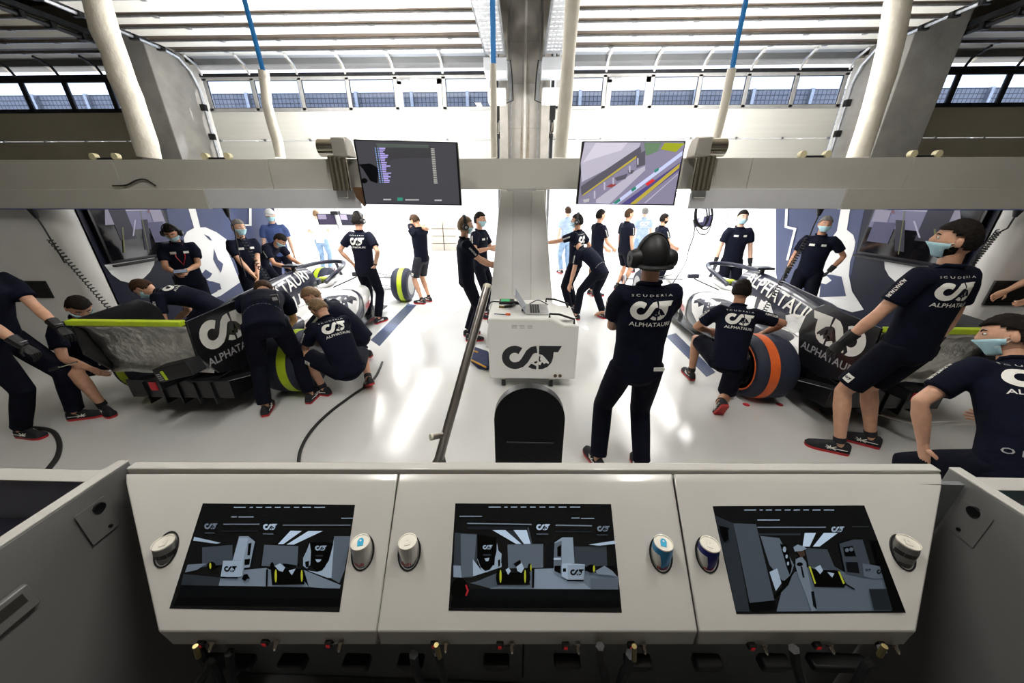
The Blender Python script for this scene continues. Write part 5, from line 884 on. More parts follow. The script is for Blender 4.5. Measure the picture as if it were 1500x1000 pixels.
    MB().tube(rim + [rim[0]], 0.035, CARW, 8).build('cockpit_rim', car); MB().box(-0.14, 0.14, 1.82, 1.95, 0.69, 0.82, CARN).build('headrest', car, bevel=0.03)
    MB().box(-0.1, 0.1, 2.2, 2.32, 0.69, 0.76, mat('lime_cushion', (0.4, 0.5, 0.05), 0.6, var=0.1)).build('seat_pad', car, bevel=0.02)
    hp = [(s_ * x, y, z) for s_, x, y, z in ((-1, 0.33, 1.72, 0.8), (-1, 0.35, 1.95, 0.87), (-1, 0.33, 2.3, 0.93), (-1, 0.2, 2.62, 0.945), (1, 0.0, 2.72, 0.945), (1, 0.2, 2.62, 0.945), (1, 0.33, 2.3, 0.93), (1, 0.35, 1.95, 0.87), (1, 0.33, 1.72, 0.8))]
    hl = cable('halo', None, hp, 0.035, CARN, parent=car, n=10); hl['label'] = 'navy halo hoop'
    MB().tube([(0, 2.72, 0.94), (0, 2.85, 0.66)], 0.03, CARN, 10, flat=0.5).build('halo_pylon', car)
    for k in range(4): MB().tube([(0.1 * (k - 1.5), 2.9 + 0.05 * k, 0.66), (0.1 * (k - 1.5), 2.9 + 0.05 * k, 0.8)], 0.004, CARB, 5).build('antenna', car)
    return car
carL = make_car('white and navy racing car with a foil wrapped wing on the left', -3.36, 3.45, LIME, 0.05)
carR = make_car('white and navy racing car with orange banded tyre covers on the right', 3.42, 3.45, ORANGE, 0.05)
# black box with a lime label hanging below the left wing
bx = thing('starter_box', 'black tilted box with a lime label under the left rear wing', 'box', at(255, 565, Y=2.52)); q = at(252, 545, Y=2.52)
M = Matrix.Translation(q) @ Matrix.Rotation(math.radians(-14), 4, 'Y')
MB().box(-0.17, 0.17, 0, 0.14, -0.07, 0.06, BLACK, M).build('body', bx, bevel=0.01); MB().box(-0.1, -0.075, -0.004, 0.0, -0.055, 0.03, LIME, M).build('label', bx)
for i in range(4): MB().box(-0.155, -0.115, -0.003, 0.0, -0.05 + i * 0.018, -0.042 + i * 0.018, PRINTG, M).build('printed_line', bx)
# trolley jack behind the right car
jk = thing('rear_jack', 'black wheeled jack behind the right car', 'jack', at(1216, 608, Z=0.0))
q = at(1216, 592, Z=0.11); MB().lathe((q.x - 0.03, q.y, 0.1), (1, 0, 0), [(0, 0.01), (0, 0.1), (0.06, 0.1), (0.06, 0.01)], RUBBER, 24).build('jack_wheel', jk); MB().lathe((q.x + 0.4, q.y, 0.1), (1, 0, 0), [(0, 0.01), (0, 0.1), (0.06, 0.1), (0.06, 0.01)], RUBBER, 24).build('jack_wheel', jk)
MB().tube([(q.x, q.y, 0.1), (q.x + 0.44, q.y, 0.1)], 0.02, STEEL, 8).build('axle', jk); MB().tube([(q.x + 0.1, q.y, 0.1), (q.x + 0.12, q.y + 0.3, 0.3), (q.x + 0.12, q.y + 0.42, 0.36)], 0.025, DARKM, 8).build('lift_arm', jk); MB().tube([(q.x + 0.22, q.y, 0.1), (q.x + 0.35, q.y - 0.45, 0.2), (q.x + 0.55, q.y - 0.75, 0.45)], 0.018, STEEL, 8).build('jack_handle', jk)
for i, (x, y) in enumerate(((1093, 592), (1142, 592))):
    p = at(x, y, Z=0.004); tag(MB().lathe((p.x, p.y, 0.001), (0, 0, 1), [(0, 0.001), (0, 0.035), (0.004, 0.03), (0.004, 0.001)], REDP, 14).build('floor_marker'), 'small red marker on the floor below the orange banded tyre, ' + ('left' if i == 0 else 'right') + ' one', 'marker', 'red floor markers')
# coiled air lines and hose droppers over the cars
def coil(label, a, b, Ya, Yb, turns, r=0.022):
    A, B = at(*a, Y=Ya), at(*b, Y=Yb); d = (B - A); t = d.normalized(); u = t.orthogonal().normalized(); w = t.cross(u); pts = []
    N = turns * 8
    for i in range(N + 1):
        an = i * 2 * math.pi / 8; pts.append(A + d * (i / N) + (u * math.cos(an) + w * math.sin(an)) * r)
    tag(MB().tube(pts, 0.0065, RUBBER, 5).build('coiled_air_line'), label, 'air line', 'coiled air lines')
coil('coiled black air line in front of the left wall television', (72, 350), (176, 470), 4.15, 3.9, 26)
coil('coiled black air line behind the bent mechanic over the left car', (352, 345), (440, 490), 4.6, 4.2, 34)
coil('coiled black air line over the engine cover of the right car', (1182, 350), (1118, 458), 4.6, 4.2, 30)
coil('coiled black air line beside the tall mechanic at the right wall', (1463, 338), (1420, 392), 4.15, 4.0, 16)
for lb, pts, Y in (('black hose dropper above the grey haired mechanic', ((331, 305), (335, 318), (342, 330), (350, 372), (360, 405)), 4.6), ('black hose dropper above the right wall mechanic', ((1202, 305), (1199, 316), (1192, 330), (1186, 346)), 4.6), ('black hose dropper at the far left end wall', ((46, 306), (55, 320), (65, 335), (80, 360), (95, 385)), 4.15), ('black hose dropper at the far right end wall', ((1492, 308), (1486, 318), (1476, 334), (1464, 340)), 4.15)):
    t = thing('hose_dropper', lb, 'hose', at(*pts[0], Y=Y), 'hose droppers'); P = [at(*p, Y=Y) for p in pts]
    MB().tube(P, 0.008, RUBBER, 6).build('line', t); MB().tube(P[:2], [0.04, 0.018], BLACK, 10).build('grip', t)
# ================================================================ people
def fuse(mb, voxel, smooth=4):
    """merge overlapping closed shapes into one continuous surface"""
    me = mb.mesh('fuse'); bm = bmesh.new(); bm.from_mesh(me); bmesh.ops.recalc_face_normals(bm, faces=bm.faces); bm.to_mesh(me); bm.free()
    o = bpy.data.objects.new('fuse', me); COL.objects.link(o)
    r = o.modifiers.new('r', 'REMESH'); r.mode = 'VOXEL'; r.voxel_size = voxel
    s = o.modifiers.new('s', 'SMOOTH'); s.factor = 0.5; s.iterations = smooth
    dg = bpy.context.evaluated_depsgraph_get(); e = o.evaluated_get(dg).to_mesh()
    vs = [v.co.copy() for v in e.vertices]; fs = [tuple(p.vertices) for p in e.polygons]
    o.evaluated_get(dg).to_mesh_clear(); bpy.data.objects.remove(o); bpy.data.meshes.remove(me); return vs, fs
def ik(a, c, l1, l2, pole):
    """middle joint of a two-bone limb from a to c, and the reachable end"""
    d = c - a; L = d.length; mx = (l1 + l2) * 0.995
    if L > mx: d = d * (mx / L); c = a + d; L = mx
    mn = abs(l1 - l2) + 0.02
    if L < mn: L = mn
    t = d.normalized(); x = (l1 * l1 - l2 * l2 + L * L) / (2 * L); h = math.sqrt(max(l1 * l1 - x * x, 0)); p = V(pole); p = p - t * p.dot(t)
    p = p.normalized() if p.length > 1e-6 else t.orthogonal().normalized(); return a + t * x + p * h, c
def gs(d, c, k): return math.exp(-((d[0] - c[0]) ** 2 + (d[1] - c[1]) ** 2 + (d[2] - c[2]) ** 2) / (2 * k * k))
def head_point(d):
    x, y, z = d
    rx, ry, rz = 0.076, 0.096, 0.118
    if z < 0: rx *= 1 - 0.26 * (-z) ** 1.3; ry *= 1 - 0.12 * (-z)
    p = V((x * rx, y * ry, z * rz)); k = 0
    k += 0.024 * gs(d, (0, 0.98, -0.12), 0.13) + 0.012 * gs(d, (0, 0.98, 0.06), 0.1) - 0.011 * (gs(d, (0.38, 0.9, 0.12), 0.15) + gs(d, (-0.38, 0.9, 0.12), 0.15)) + 0.006 * gs(d, (0, 0.93, 0.33), 0.3) + 0.009 * gs(d, (0, 0.62, -0.8), 0.2) - 0.004 * gs(d, (0, 0.85, -0.52), 0.08) + 0.004 * gs(d, (0, 0.87, -0.43), 0.08)
    return p + V((0, 1, 0)) * k
NU, NV = 30, 24
def head_grid(scale=1.0, keep=None, push=0.0):
    vs = []; fs = []
    for i in range(NV + 1):
        a = math.pi * i / NV
        for j in range(NU):
            b = 2 * math.pi * j / NU; d = V((math.sin(a) * math.cos(b), math.sin(a) * math.sin(b), math.cos(a))); vs.append((d, head_point(d) * scale + d * push))
    for i in range(NV):
        for j in range(NU):
            q = (i * NU + j, (i + 1) * NU + j, (i + 1) * NU + (j + 1) % NU, i * NU + (j + 1) % NU)
            if keep is None or keep(sum((vs[k][0] for k in q), V()) / 4): fs.append(q)
    return [p for _, p in vs], fs
def basis(fwd, up):
    f = V(fwd).normalized(); r = f.cross(V(up)).normalized(); u = r.cross(f); return Matrix(((r.x, f.x, u.x), (r.y, f.y, u.y), (r.z, f.z, u.z)))
def hand(mb, w, d, palm, side, curl, m, near):
    """palm, four unequal jointed fingers and a thumb; d: direction of the hand, palm: palm normal"""
    d = d.normalized(); n = (palm - d * palm.dot(d)); n = n.normalized() if n.length > 1e-4 else d.orthogonal().normalized(); s = d.cross(n) * side
    mb.tube([w - d * 0.02, w + d * 0.02, w + d * 0.06, w + d * 0.095], [(0.026, 0.02), (0.036, 0.018), (0.041, 0.016), (0.038, 0.012)], m, 8, ref=s)
    for k, (L, off) in enumerate(((0.072, 0.028), (0.08, 0.0095), (0.075, -0.009), (0.058, -0.027))):
        p = w + d * 0.088 + s * off; a = curl * (0.9 + 0.12 * k); pts = [p - d * 0.02]
        for q in range(3):
            an = a * (q + 0.6) * 0.75; v = d * math.cos(an) + n * math.sin(an); pts.append(p.copy()); p = p + v * (L * (0.45, 0.32, 0.23)[q])
        pts.append(p); mb.tube(pts, [0.0085, 0.009, 0.0085, 0.008, 0.006], m, 6)
    p = w + d * 0.025 + s * 0.032; v = (d * 0.75 + s * 0.75 + n * 0.3).normalized()
    mb.tube([p - s * 0.02, p, p + v * 0.035, p + v * 0.035 + (d * 0.9 + n * 0.45).normalized() * 0.032], [0.012, 0.0115, 0.0105, 0.007], m, 6)
PEOPLE = []
def person(label, pos, h, height=1.8, pel=(0, 0, 0.95), lean=(0, 0), twist=0, head=(0, 0, 0), wl=(-0.26, 0.06, 0.84), wr=(0.26, 0.06, 0.84), el=(-0.6, -1, -0.2), er=(0.6, -1, -0.2), al=(-0.11, 0, 0.09), ar=(0.11, 0, 0.09), kl=(-0.1, 1, 0), kr=(0.1, 1, 0), fl=(12, 0), fr=(-12, 0),
           shirt=None, bottom='long', bm=None, hair='dark', skin=0, mask=False, headset=None, gloves='', back=False, chest=False, curl=0.5, beard=False, palm=None, vox=0.017, cap=None, sleeve=False, extras=()):
    hs = height / 1.8; shirt = shirt or NAVY; bm = bm or NAVYT; sk = SKINS[skin]
    root = thing('person', label, 'person', (pos[0], pos[1], 0), 'team members in the garage', world=False); root.rotation_euler = (0, 0, math.radians(h)); root.scale = (hs, hs, hs)
    P = V(pel); lf, ls = math.radians(lean[0]), math.radians(lean[1])
    T = V((math.sin(ls) * math.cos(lf), math.sin(lf), math.cos(lf) * math.cos(ls))).normalized()
    T0 = (T * 0.55 + V((0, 0, 1)) * 0.45).normalized()
    tw = math.radians(twist); r0 = V((math.cos(tw), math.sin(tw), 0)); R = (r0 - T * r0.dot(T)).normalized()
    F = T.cross(R)
    W_ = P + T0 * 0.16; C_ = W_ + (T0 + T * 2).normalized() * 0.2; N = C_ + T * 0.18
    sh = {s: N - T * 0.055 + R * (0.182 * s) for s in (-1, 1)}; hip = {s: P + V((0.092 * s, 0, -0.03)) for s in (-1, 1)}
    el_, wr_ = {}, {}
    for s, w, pole in ((-1, wl, el), (1, wr, er)): el_[s], wr_[s] = ik(sh[s], V(w), 0.29, 0.265, pole)
    kn, an = {}, {}
    for s, a, pole in ((-1, al, kl), (1, ar, kr)): kn[s], an[s] = ik(hip[s], V(a), 0.445, 0.435, pole)
    # ---- body: one continuous skin
    mb = MB()
    mb.tube([P - T0 * 0.08, P, W_, C_, N - T * 0.06, N], [(0.11, 0.08), (0.14, 0.095), (0.125, 0.085), (0.13, 0.085), (0.09, 0.055), (0.045, 0.045)], sk, 14, ref=R)
    hy, hp, hr = [math.radians(a) for a in (list(head) + [0, 0, 0])[:3]]
    hf = (F * math.cos(hy) - R * math.sin(hy)); tu = V((0, 0, 1)) * 0.55 + T * 0.45; hf = hf - tu.normalized() * hf.dot(tu.normalized()) * 0.75; hf.normalize()
    up = tu.normalized(); hf2 = hf * math.cos(hp) - up * math.sin(hp); up2 = up * math.cos(hp) + hf * math.sin(hp); B = basis(hf2, up2)
    HC = N + T * 0.045 + up * 0.03 + up2 * 0.105 + hf2 * 0.02
    mb.tube([N - T * 0.05, N + T * 0.02, HC - up2 * 0.06 - hf2 * 0.012], [0.062, 0.054, 0.056], sk, 12)
    for s in (-1, 1):
        a, b, c = sh[s], el_[s], wr_[s]
        mb.tube([a - (b - a) * 0.12, a, a + (b - a) * 0.45, b, b + (c - b) * 0.3, b + (c - b) * 0.7, c, c + (c - b).normalized() * 0.01], [0.03, 0.034, 0.045, 0.04, 0.043, 0.034, 0.027, 0.024], sk, 10)
        a, b, c = hip[s], kn[s], an[s]
        mb.tube([a, a + (b - a) * 0.4, b - (b - a) * 0.1, b, b + (c - b) * 0.28, b + (c - b) * 0.65, c, c - V((0, 0, 0.03))], [0.082, 0.078, 0.06, 0.055, 0.059, 0.045, 0.036, 0.036], sk, 10)
    vs, fs = fuse(mb, vox); bd = MB(); bd.add(vs, fs, sk)
    hv, hfc = head_grid(); bd.add([HC + B @ p for p in hv], hfc, sk)
    for s in (-1, 1):
        bd.ball(HC + B @ V((0.076 * s, -0.008, -0.008)), 0.012, 0.02, 0.033, sk, 8, 6, B)
        if not gloves:
            pn = V(palm[0 if s < 0 else 1]) if palm else (R * (-s) + F * 0.2); hand(bd, wr_[s], (wr_[s] - el_[s]), pn, 1 if s < 0 else -1, curl, sk, True)
        bd.ball(HC + B @ V((0.031 * s, 0.0835, 0.013)), 0.0125, 0.0075, 0.0075, EYEW, 8, 6, B); bd.ball(HC + B @ V((0.031 * s, 0.0895, 0.013)), 0.0052, 0.003, 0.0055, EYED, 8, 6, B)
        bd.tube([HC + B @ V((0.015 * s, 0.094, 0.031)), HC + B @ V((0.033 * s, 0.091, 0.037)), HC + B @ V((0.05 * s, 0.08, 0.031))], [0.003, 0.0045, 0.003], HAIR[hair], 5)
    bd.ball(HC + B @ V((0, 0.0875, -0.056)), 0.024, 0.006, 0.007, LIP, 10, 6, B)
    bd.build('body', root, fix=False, ang=70)
    # ---- shirt
    mb = MB()
    mb.tube([P - T0 * 0.09, P - T0 * 0.02, W_, C_ - T * 0.03, C_ + T * 0.09, N - T * 0.055, N + T * 0.0, N + T * 0.03], [(0.168, 0.122), (0.17, 0.12), (0.162, 0.118), (0.178, 0.124), (0.185, 0.12), (0.16, 0.092), (0.078, 0.075), (0.068, 0.068)], shirt, 20, ref=R)
    for s in (-1, 1):
        a, b = sh[s], el_[s]; k = 0.95 if sleeve else 0.66
        mb.tube([a - R * (0.09 * s) - T * 0.02, a - R * (0.02 * s), a + (b - a) * 0.2, a + (b - a) * k], [0.08, 0.082, 0.072, 0.069], shirt, 12)
    vs, fs = fuse(mb, vox); so = MB().add(vs, fs, shirt).build('shirt', root, fix=False, ang=80)
    sv = BVHTree.FromPolygons(vs, fs)
    col_ = [N + T * 0.022 + (R * math.cos(i * 2 * math.pi / 14) * 0.069 + F * math.sin(i * 2 * math.pi / 14) * 0.069) + T * (0.012 if math.sin(i * 2 * math.pi / 14) < 0 else -0.012) for i in range(15)]
    MB().tube(col_, 0.012, shirt, 6).build('collar', so)
    # ---- trousers or shorts
    mb = MB(); mb.tube([P + T0 * 0.06, P, P - V((0, 0, 0.09)), P - V((0, 0, 0.14))], [(0.155, 0.11), (0.165, 0.118), (0.155, 0.115), (0.09, 0.08)], bm, 18, ref=R)
    for s in (-1, 1):
        a, b, c = hip[s], kn[s], an[s]
        if bottom == 'shorts': mb.tube([a + V((0, 0, 0.04)), a, a + (b - a) * 0.45, a + (b - a) * 0.86], [0.095, 0.1, 0.096, 0.092], bm, 14)
        else: mb.tube([a + V((0, 0, 0.04)), a, a + (b - a) * 0.5, b, b + (c - b) * 0.4, b + (c - b) * 0.85, c + (b - c).normalized() * 0.02], [0.092, 0.098, 0.09, 0.075, 0.073, 0.066, 0.068], bm, 14)
    tvs, tfs = fuse(mb, vox); tr = MB().add(tvs, tfs, bm).build('shorts' if bottom == 'shorts' else 'trousers', root, fix=False, ang=80)
    # ---- shoes
    for s, ft in ((-1, fl), (1, fr)):
        ya, pa = math.radians(ft[0]), math.radians(ft[1]); f = V((-math.sin(ya) * math.cos(pa), math.cos(ya) * math.cos(pa), -math.sin(pa))); u = V((-math.sin(ya) * math.sin(pa), math.cos(ya) * math.sin(pa), math.cos(pa))); r = f.cross(u); a = an[s]; g = a - u * 0.088
        out = [(-0.075, 0.028), (-0.06, 0.036), (0.0, 0.038), (0.08, 0.044), (0.14, 0.048), (0.185, 0.038), (0.205, 0.018)]
        up_ = MB(); hts = [0.07, 0.085, 0.095, 0.07, 0.052, 0.04, 0.026]
        up_.loft([[g + f * y + r * (w * 0.96 * math.cos(t)) + u * (0.018 + (hh * max(math.sin(t), 0) if math.sin(t) > 0 else 0.0)) for t in [i * 2 * math.pi / 14 for i in range(14)]] for (y, w), hh in zip(out, hts)], SHOE)
        so_ = up_.build('shoe', root, ang=70)
        rim = [(w, y) for y, w in out] + [(-w, y) for y, w in reversed(out)]
        MB().prism(rim, g, r, f, u, 0.022, RED).build('sole', so_, smooth=False); MB().prism([(x * 1.02, y * 1.01) for x, y in rim], g + u * 0.022, r, f, u, 0.008, SHOE).build('midsole', so_, smooth=False)
        mb = MB()
        for sd in (-1, 1):
            for y0, y1, z0, z1 in ((0.02, 0.085, 0.035, 0.062), (0.05, 0.06, 0.036, 0.066), (0.075, 0.02, 0.036, 0.064), (-0.05, 0.09, 0.05, 0.045)):
                A = g + f * y0 + r * (sd * 0.041) + u * z0; Bq = g + f * y1 + r * (sd * 0.036) + u * z1; mb.tube([A, (A + Bq) / 2 + r * (sd * 0.004), Bq], 0.0035, PRINT, 4)
        mb.build('side_stripes', so_, smooth=False)
        if bottom == 'shorts': MB().tube([a + (kn[s] - a).normalized() * 0.005, a + (kn[s] - a).normalized() * 0.05], 0.042, SHOE, 12).build('sock', so_)
    # ---- hair, mask, headset
    if hair != 'bald':
        def kp(d): return d.z > (0.5 if d.y > 0.45 else 0.5 - (0.45 - d.y) * 1.05 if d.y > -0.35 else -0.36) and not (abs(d.x) > 0.8 and d.z < 0.22 and d.y > -0.2)
        hv, hfc = head_grid(1.03, kp, 0.010); rn = random.Random(len(PEOPLE)); hv = [p * (1 + rn.uniform(-0.02, 0.035)) for p in hv]
        hb = MB().add([HC + B @ p for p in hv], hfc, HAIR[hair]); used = sorted({i for f_ in hb.f for i in f_}); mp = {j: i for i, j in enumerate(used)}; hb.v = [hb.v[j] for j in used]; hb.f = [tuple(mp[i] for i in f_) for f_ in hb.f]
        ho = hb.build('hair', root, fix=False, ang=80); sm = ho.modifiers.new('thick', 'SOLIDIFY'); sm.thickness = 0.012; sm.offset = -1
    def shell(nm, kp, m, sc_, push, th=0.004):
        hv, hfc = head_grid(sc_, kp, push); hb = MB().add([HC + B @ p for p in hv], hfc, m); used = sorted({i for f_ in hb.f for i in f_}); mp = {j: i for i, j in enumerate(used)}; hb.v = [hb.v[j] for j in used]; hb.f = [tuple(mp[i] for i in f_) for f_ in hb.f]
        o = hb.build(nm, root, fix=False, ang=80); sm = o.modifiers.new('thick', 'SOLIDIFY'); sm.thickness = th; sm.offset = 1; return o
    if beard: shell('beard', lambda d: d.y > -0.1 and d.z < -0.28 and not (d.y > 0.8 and -0.6 < d.z < -0.3 and abs(d.x) < 0.3), HAIR[hair], 1.01, 0.002)
    if mask:
        mo = shell('face_mask', lambda d: d.y > 0.28 and -0.82 < d.z < -0.08, MASK, 1.06, 0.004)
        for s in (-1, 1):
            for z in (-0.02, -0.055): MB().tube([HC + B @ V((0.058 * s, 0.055, z - 0.01)), HC + B @ V((0.078 * s, 0.015, z * 0.6)), HC + B @ V((0.082 * s, -0.018, -0.008))], 0.002, PRINT, 4).build('ear_loop', mo)
    if cap:
        co = shell('cap', lambda d: d.z > 0.22, cap, 1.08, 0.012, 0.006); MB().prism([(-0.075, 0.08), (0.075, 0.08), (0.06, 0.16), (0, 0.185), (-0.06, 0.16)], HC + B @ V((0, 0, 0.035)), B @ V((1, 0, 0)), B @ V((0, 1, -0.15)), B @ V((0, 0, 1)), 0.006, cap).build('peak', co)
    if headset:
        k = 1.35 if headset == 'big' else 1.0; hd = MB().tube([HC + B @ V((0.098 * math.cos(a), -0.01, 0.005 + 0.138 * math.sin(a))) for a in [math.pi * i / 14 for i in range(15)]], [(0.02, 0.007)] * 15, BLACK, 8, ref=B @ V((0, 1, 0))).build('headset', root)
        for s in (-1, 1):
            MB().lathe(HC + B @ V((0.072 * s, -0.008, -0.008)), B @ V((s, 0, 0)), [(0, 0.02), (0, 0.042 * k), (0.025 * k, 0.046 * k), (0.05 * k, 0.036 * k), (0.055 * k, 0.005)], BLACK, 18).build('ear_cup', hd)
            MB().lathe(HC + B @ V((0.072 * s, -0.008, -0.008)), B @ V((s, 0, 0)), [(0.054 * k, 0.001), (0.054 * k, 0.018), (0.057 * k, 0.016), (0.057 * k, 0.001)], PRINTG if headset != 'big' else DARKM, 14).build('cup_badge', hd)
        MB().tube([HC + B @ V((-0.1, 0.01, -0.03)), HC + B @ V((-0.095, 0.07, -0.065)), HC + B @ V((-0.045, 0.115, -0.07))], 0.004, BLACK, 6).build('microphone_boom', hd)
        if headset == 'big':
            shell('head_cover', lambda d: d.z > 0.1 or (d.y < -0.1 and d.z > -0.45), BLACK, 1.06, 0.01, 0.006); MB().tube([HC + B @ V((0.09 * math.cos(a), -0.075 + 0.0 * a, -0.045)) + (B @ V((0, -0.055 * math.sin(a), 0))) for a in [math.pi * i / 10 for i in range(11)]], 0.02, BLACK, 8, flat=0.7).build('neck_band', hd)
    if gloves:
        for s in (-1, 1):
            g = MB(); hand(g, wr_[s], wr_[s] - el_[s], V(palm[0 if s < 0 else 1]) if palm else (R * (-s) + F * 0.2), 1 if s < 0 else -1, curl, BLACK, True)
            g.tube([wr_[s] + (el_[s] - wr_[s]) * 0.35, wr_[s] + (el_[s] - wr_[s]) * 0.1, wr_[s] + (wr_[s] - el_[s]) * 0.03], [0.042, 0.037, 0.034], BLACK, 10); go = g.build('glove', root)
            if gloves == 'marked': MB().box(-0.02, 0.02, -0.03, 0.03, 0.0, 0.003, PRINTG, Matrix.Translation(wr_[s] + V((0, 0, 0.036)))).build('glove_mark', go)
    # ---- prints
    if back: decal('back_emblem', so, emblem_parts('full'), C_ + T * 0.055 - F * 0.1, R * 0.26, T * 0.26, -F, [PRINT, shirt], sv, off=0.004, L=0.012, reach=0.5)
    if chest:
        for sx, w in ((-0.075, 0.06), (0.07, 0.07)): decal('chest_badge', so, [(0, [(-0.5, -0.3), (0.5, -0.3), (0.5, 0.3), (-0.5, 0.3)], [(0, 1, 2, 3)])], C_ + T * 0.06 + R * sx + F * 0.1, -R * w, T * 0.055, F, [PRINT], sv, off=0.004, L=0.02, reach=0.5)
    for s in (-1, 1):   # sleeve lettering, one line down each upper arm
        a, b = sh[s], el_[s]; ax = (b - a).normalized(); out = (R * s - ax * (R * s).dot(ax)); out = out.normalized() if out.length > 0.2 else (F - ax * F.dot(ax)).normalized(); ps, wd = word('ALPHATAURI', 0.03); sd = out.cross(ax)
        decal('sleeve_lettering', so, ps, a + (b - a) * 0.36 - sd * 0.012, ax * (0.135 / wd), -out.cross(ax) * -0.026, out, [PRINT], sv, off=0.004, L=0.03, reach=0.3) if shirt is NAVY else None
    if bottom == 'shorts' and bm is not JEANS:
        tb = BVHTree.FromPolygons(tvs, tfs); s = -1 if extras and 'badge_left' in extras else 1; a, b = hip[s], kn[s]; ax = (b - a).normalized(); o_ = (V((s, 0, 0)) - ax * ax.x * s).normalized()
        decal('leg_badge', tr, [(0, [(-0.5, -0.5), (0.5, -0.5), (0.5, 0.5), (-0.5, 0.5)], [(0, 1, 2, 3)])], a + (b - a) * 0.72, o_.cross(ax) * 0.055, -ax * 0.06, o_, [PRINT], tb, off=0.004, L=0.03, reach=0.4); decal('leg_emblem', tr, emblem_parts('bare'), a + (b - a) * 0.72, o_.cross(ax) * 0.045, -ax * 0.045, o_, [INK, PRINT], tb, off=0.006, L=0.03, reach=0.4)
    if 'belt' in extras:
        tb = BVHTree.FromPolygons(tvs + vs, tfs + [tuple(i + len(tvs) for i in q) for q in fs]); ps, wd = word('ORTANT N', 0.02); decal('belt_lettering', tr, ps, P + T0 * 0.02 - F * 0.1 + V((0, 0, 0.04)), R * (0.3 / wd), V((0, 0, 0.028)), (-F + V((0, 0, 0.4))).normalized(), [PRINTG], tb, off=0.008, L=0.02, reach=0.5)
    if 'radio' in extras:
        c = P + T0 * 0.09 + R * 0.12 - F * 0.12; rb = MB().box(-0.03, 0.03, -0.02, 0.02, -0.05, 0.05, BLACK, Matrix.Translation(c)).build('radio_pack', root, bevel=0.006); MB().box(-0.02, 0.02, -0.0215, -0.02, 0.0, 0.03, PRINTG, Matrix.Translation(c)).build('radio_display', rb); MB().tube([c + V((0.02, 0, 0.05)), c + V((0.02, 0, 0.13))], 0.005, BLACK, 6).build('antenna', rb)
    if 'pack' in extras:
        c = P + T0 * 0.02 + R * 0.17 ; MB().box(-0.02, 0.02, -0.04, 0.04, -0.07, 0.05, BLACK, Matrix.Translation(c)).build('radio_pack', root, bevel=0.006)
    if 'lanyard' in extras: MB().tube([N + R * 0.06 + F * 0.05, C_ + R * 0.05 + F * 0.128, W_ + F * 0.135 + T * 0.08, C_ - R * 0.05 + F * 0.128, N - R * 0.06 + F * 0.05], 0.006, REDP, 5).build('lanyard', root)
    if 'white_tag' in extras: MB().box(-0.035, 0.035, -0.004, 0.004, -0.012, 0.012, PRINT, Matrix.Translation(P + R * 0.1 - F * 0.13 + T0 * 0.02)).build('pocket_tag', tr)
    if 'watch' in extras: MB().tube([wr_[1] + (el_[1] - wr_[1]) * 0.12, wr_[1] + (el_[1] - wr_[1]) * 0.04], 0.033, BLACK, 12).build('wrist_watch', root)
    if 'bodybelt' in extras:
        tb = BVHTree.FromPolygons(tvs + vs, tfs + [tuple(i + len(tvs) for i in q) for q in fs]); ps, wd = word('O D Y', 0.02); o_ = (-F * 0.85 - R * 0.5).normalized(); decal('belt_lettering', tr, ps, P + T0 * 0.0 + o_ * 0.12, T0.cross(o_).normalized() * (0.15 / wd), T0 * 0.03, o_, [PRINTG], tb, off=0.006, L=0.02, reach=0.4)
    PEOPLE.append(root); return root
def g0(x, y): return at(x, y, Z=0.0)
HIPL, HIPR = (-0.21, -0.02, 1.0), (0.21, -0.02, 1.0)
OUT = dict(el=(-1, -0.6, 0), er=(1, -0.6, 0))
FOLD = dict(wl=(0.1, 0.2, 1.2), wr=(-0.1, 0.22, 1.23), el=(-1, 0.1, -0.8), er=(1, 0.1, -0.8))
# ---- background, left half
person('mechanic in headset and long trousers, hands on hips, seen from behind left of the pillar', g0(548, 471), -12, 1.85, wl=HIPL, wr=HIPR, **OUT, headset='std', back=True, extras=('watch',), al=(-0.13, 0.02, 0.09), ar=(0.12, -0.04, 0.09), hair='dark', head=(-10, 0))
person('man in charcoal shorts holding the back of his neck', g0(624, 443), 62, 1.8, bottom='shorts', bm=GREYT, wl=(0.02, -0.06, 1.53), wr=(-0.05, 0.1, 1.53), el=(-0.4, 1, 0.3), er=(0.4, 1, 0.3), head=(0, 35), hair='brown', extras=('badge_left',))
person('masked man with headset and brown hair working at the left flank of the pillar', g0(697, 495) + V((-0.1, 0, 0)), -72, 1.82, wl=(-0.12, 0.42, 1.12), wr=(0.14, 0.42, 1.1), headset='std', mask=True, hair='sandy', curl=0.3)
person('masked dark haired man half hidden behind the headset man at the pillar', g0(711, 462) + V((-0.06, 0, 0)), -110, 1.84, wl=(-0.1, 0.34, 1.2), wr=(0.2, 0.3, 1.25), mask=True, hair='dark', chest=True)
p_ = at(352, 345, Y=5.35); person('grey haired masked mechanic standing beyond the left car, hands joined', (p_.x, 5.35), -125, 1.76, wl=(0.02, 0.3, 0.93), wr=(0.04, 0.3, 0.9), mask=True, hair='grey', chest=True, skin=0, head=(15, 0), shirt=NAVY)
p_ = at(255, 345, Y=5.0); person('masked mechanic with headset looking at a phone by the left wall', (p_.x, 5.0), -140, 1.74, wl=(-0.04, 0.36, 1.14), wr=(0.1, 0.36, 1.12), mask=True, headset='std', hair='dark', chest=True, head=(-10, 28), extras=('lanyard', 'pack'), skin=1)
p_ = at(404, 400, Y=6.3); person('dark haired masked mechanic leaning into the left cockpit', (p_.x - 0.15, 6.3), -95, 1.78, lean=(62, 0), pel=(0, -0.12, 0.92), wl=(-0.15, 0.62, 0.9), wr=(0.15, 0.62, 0.9), mask=True, hair='dark', head=(0, 10), skin=1)
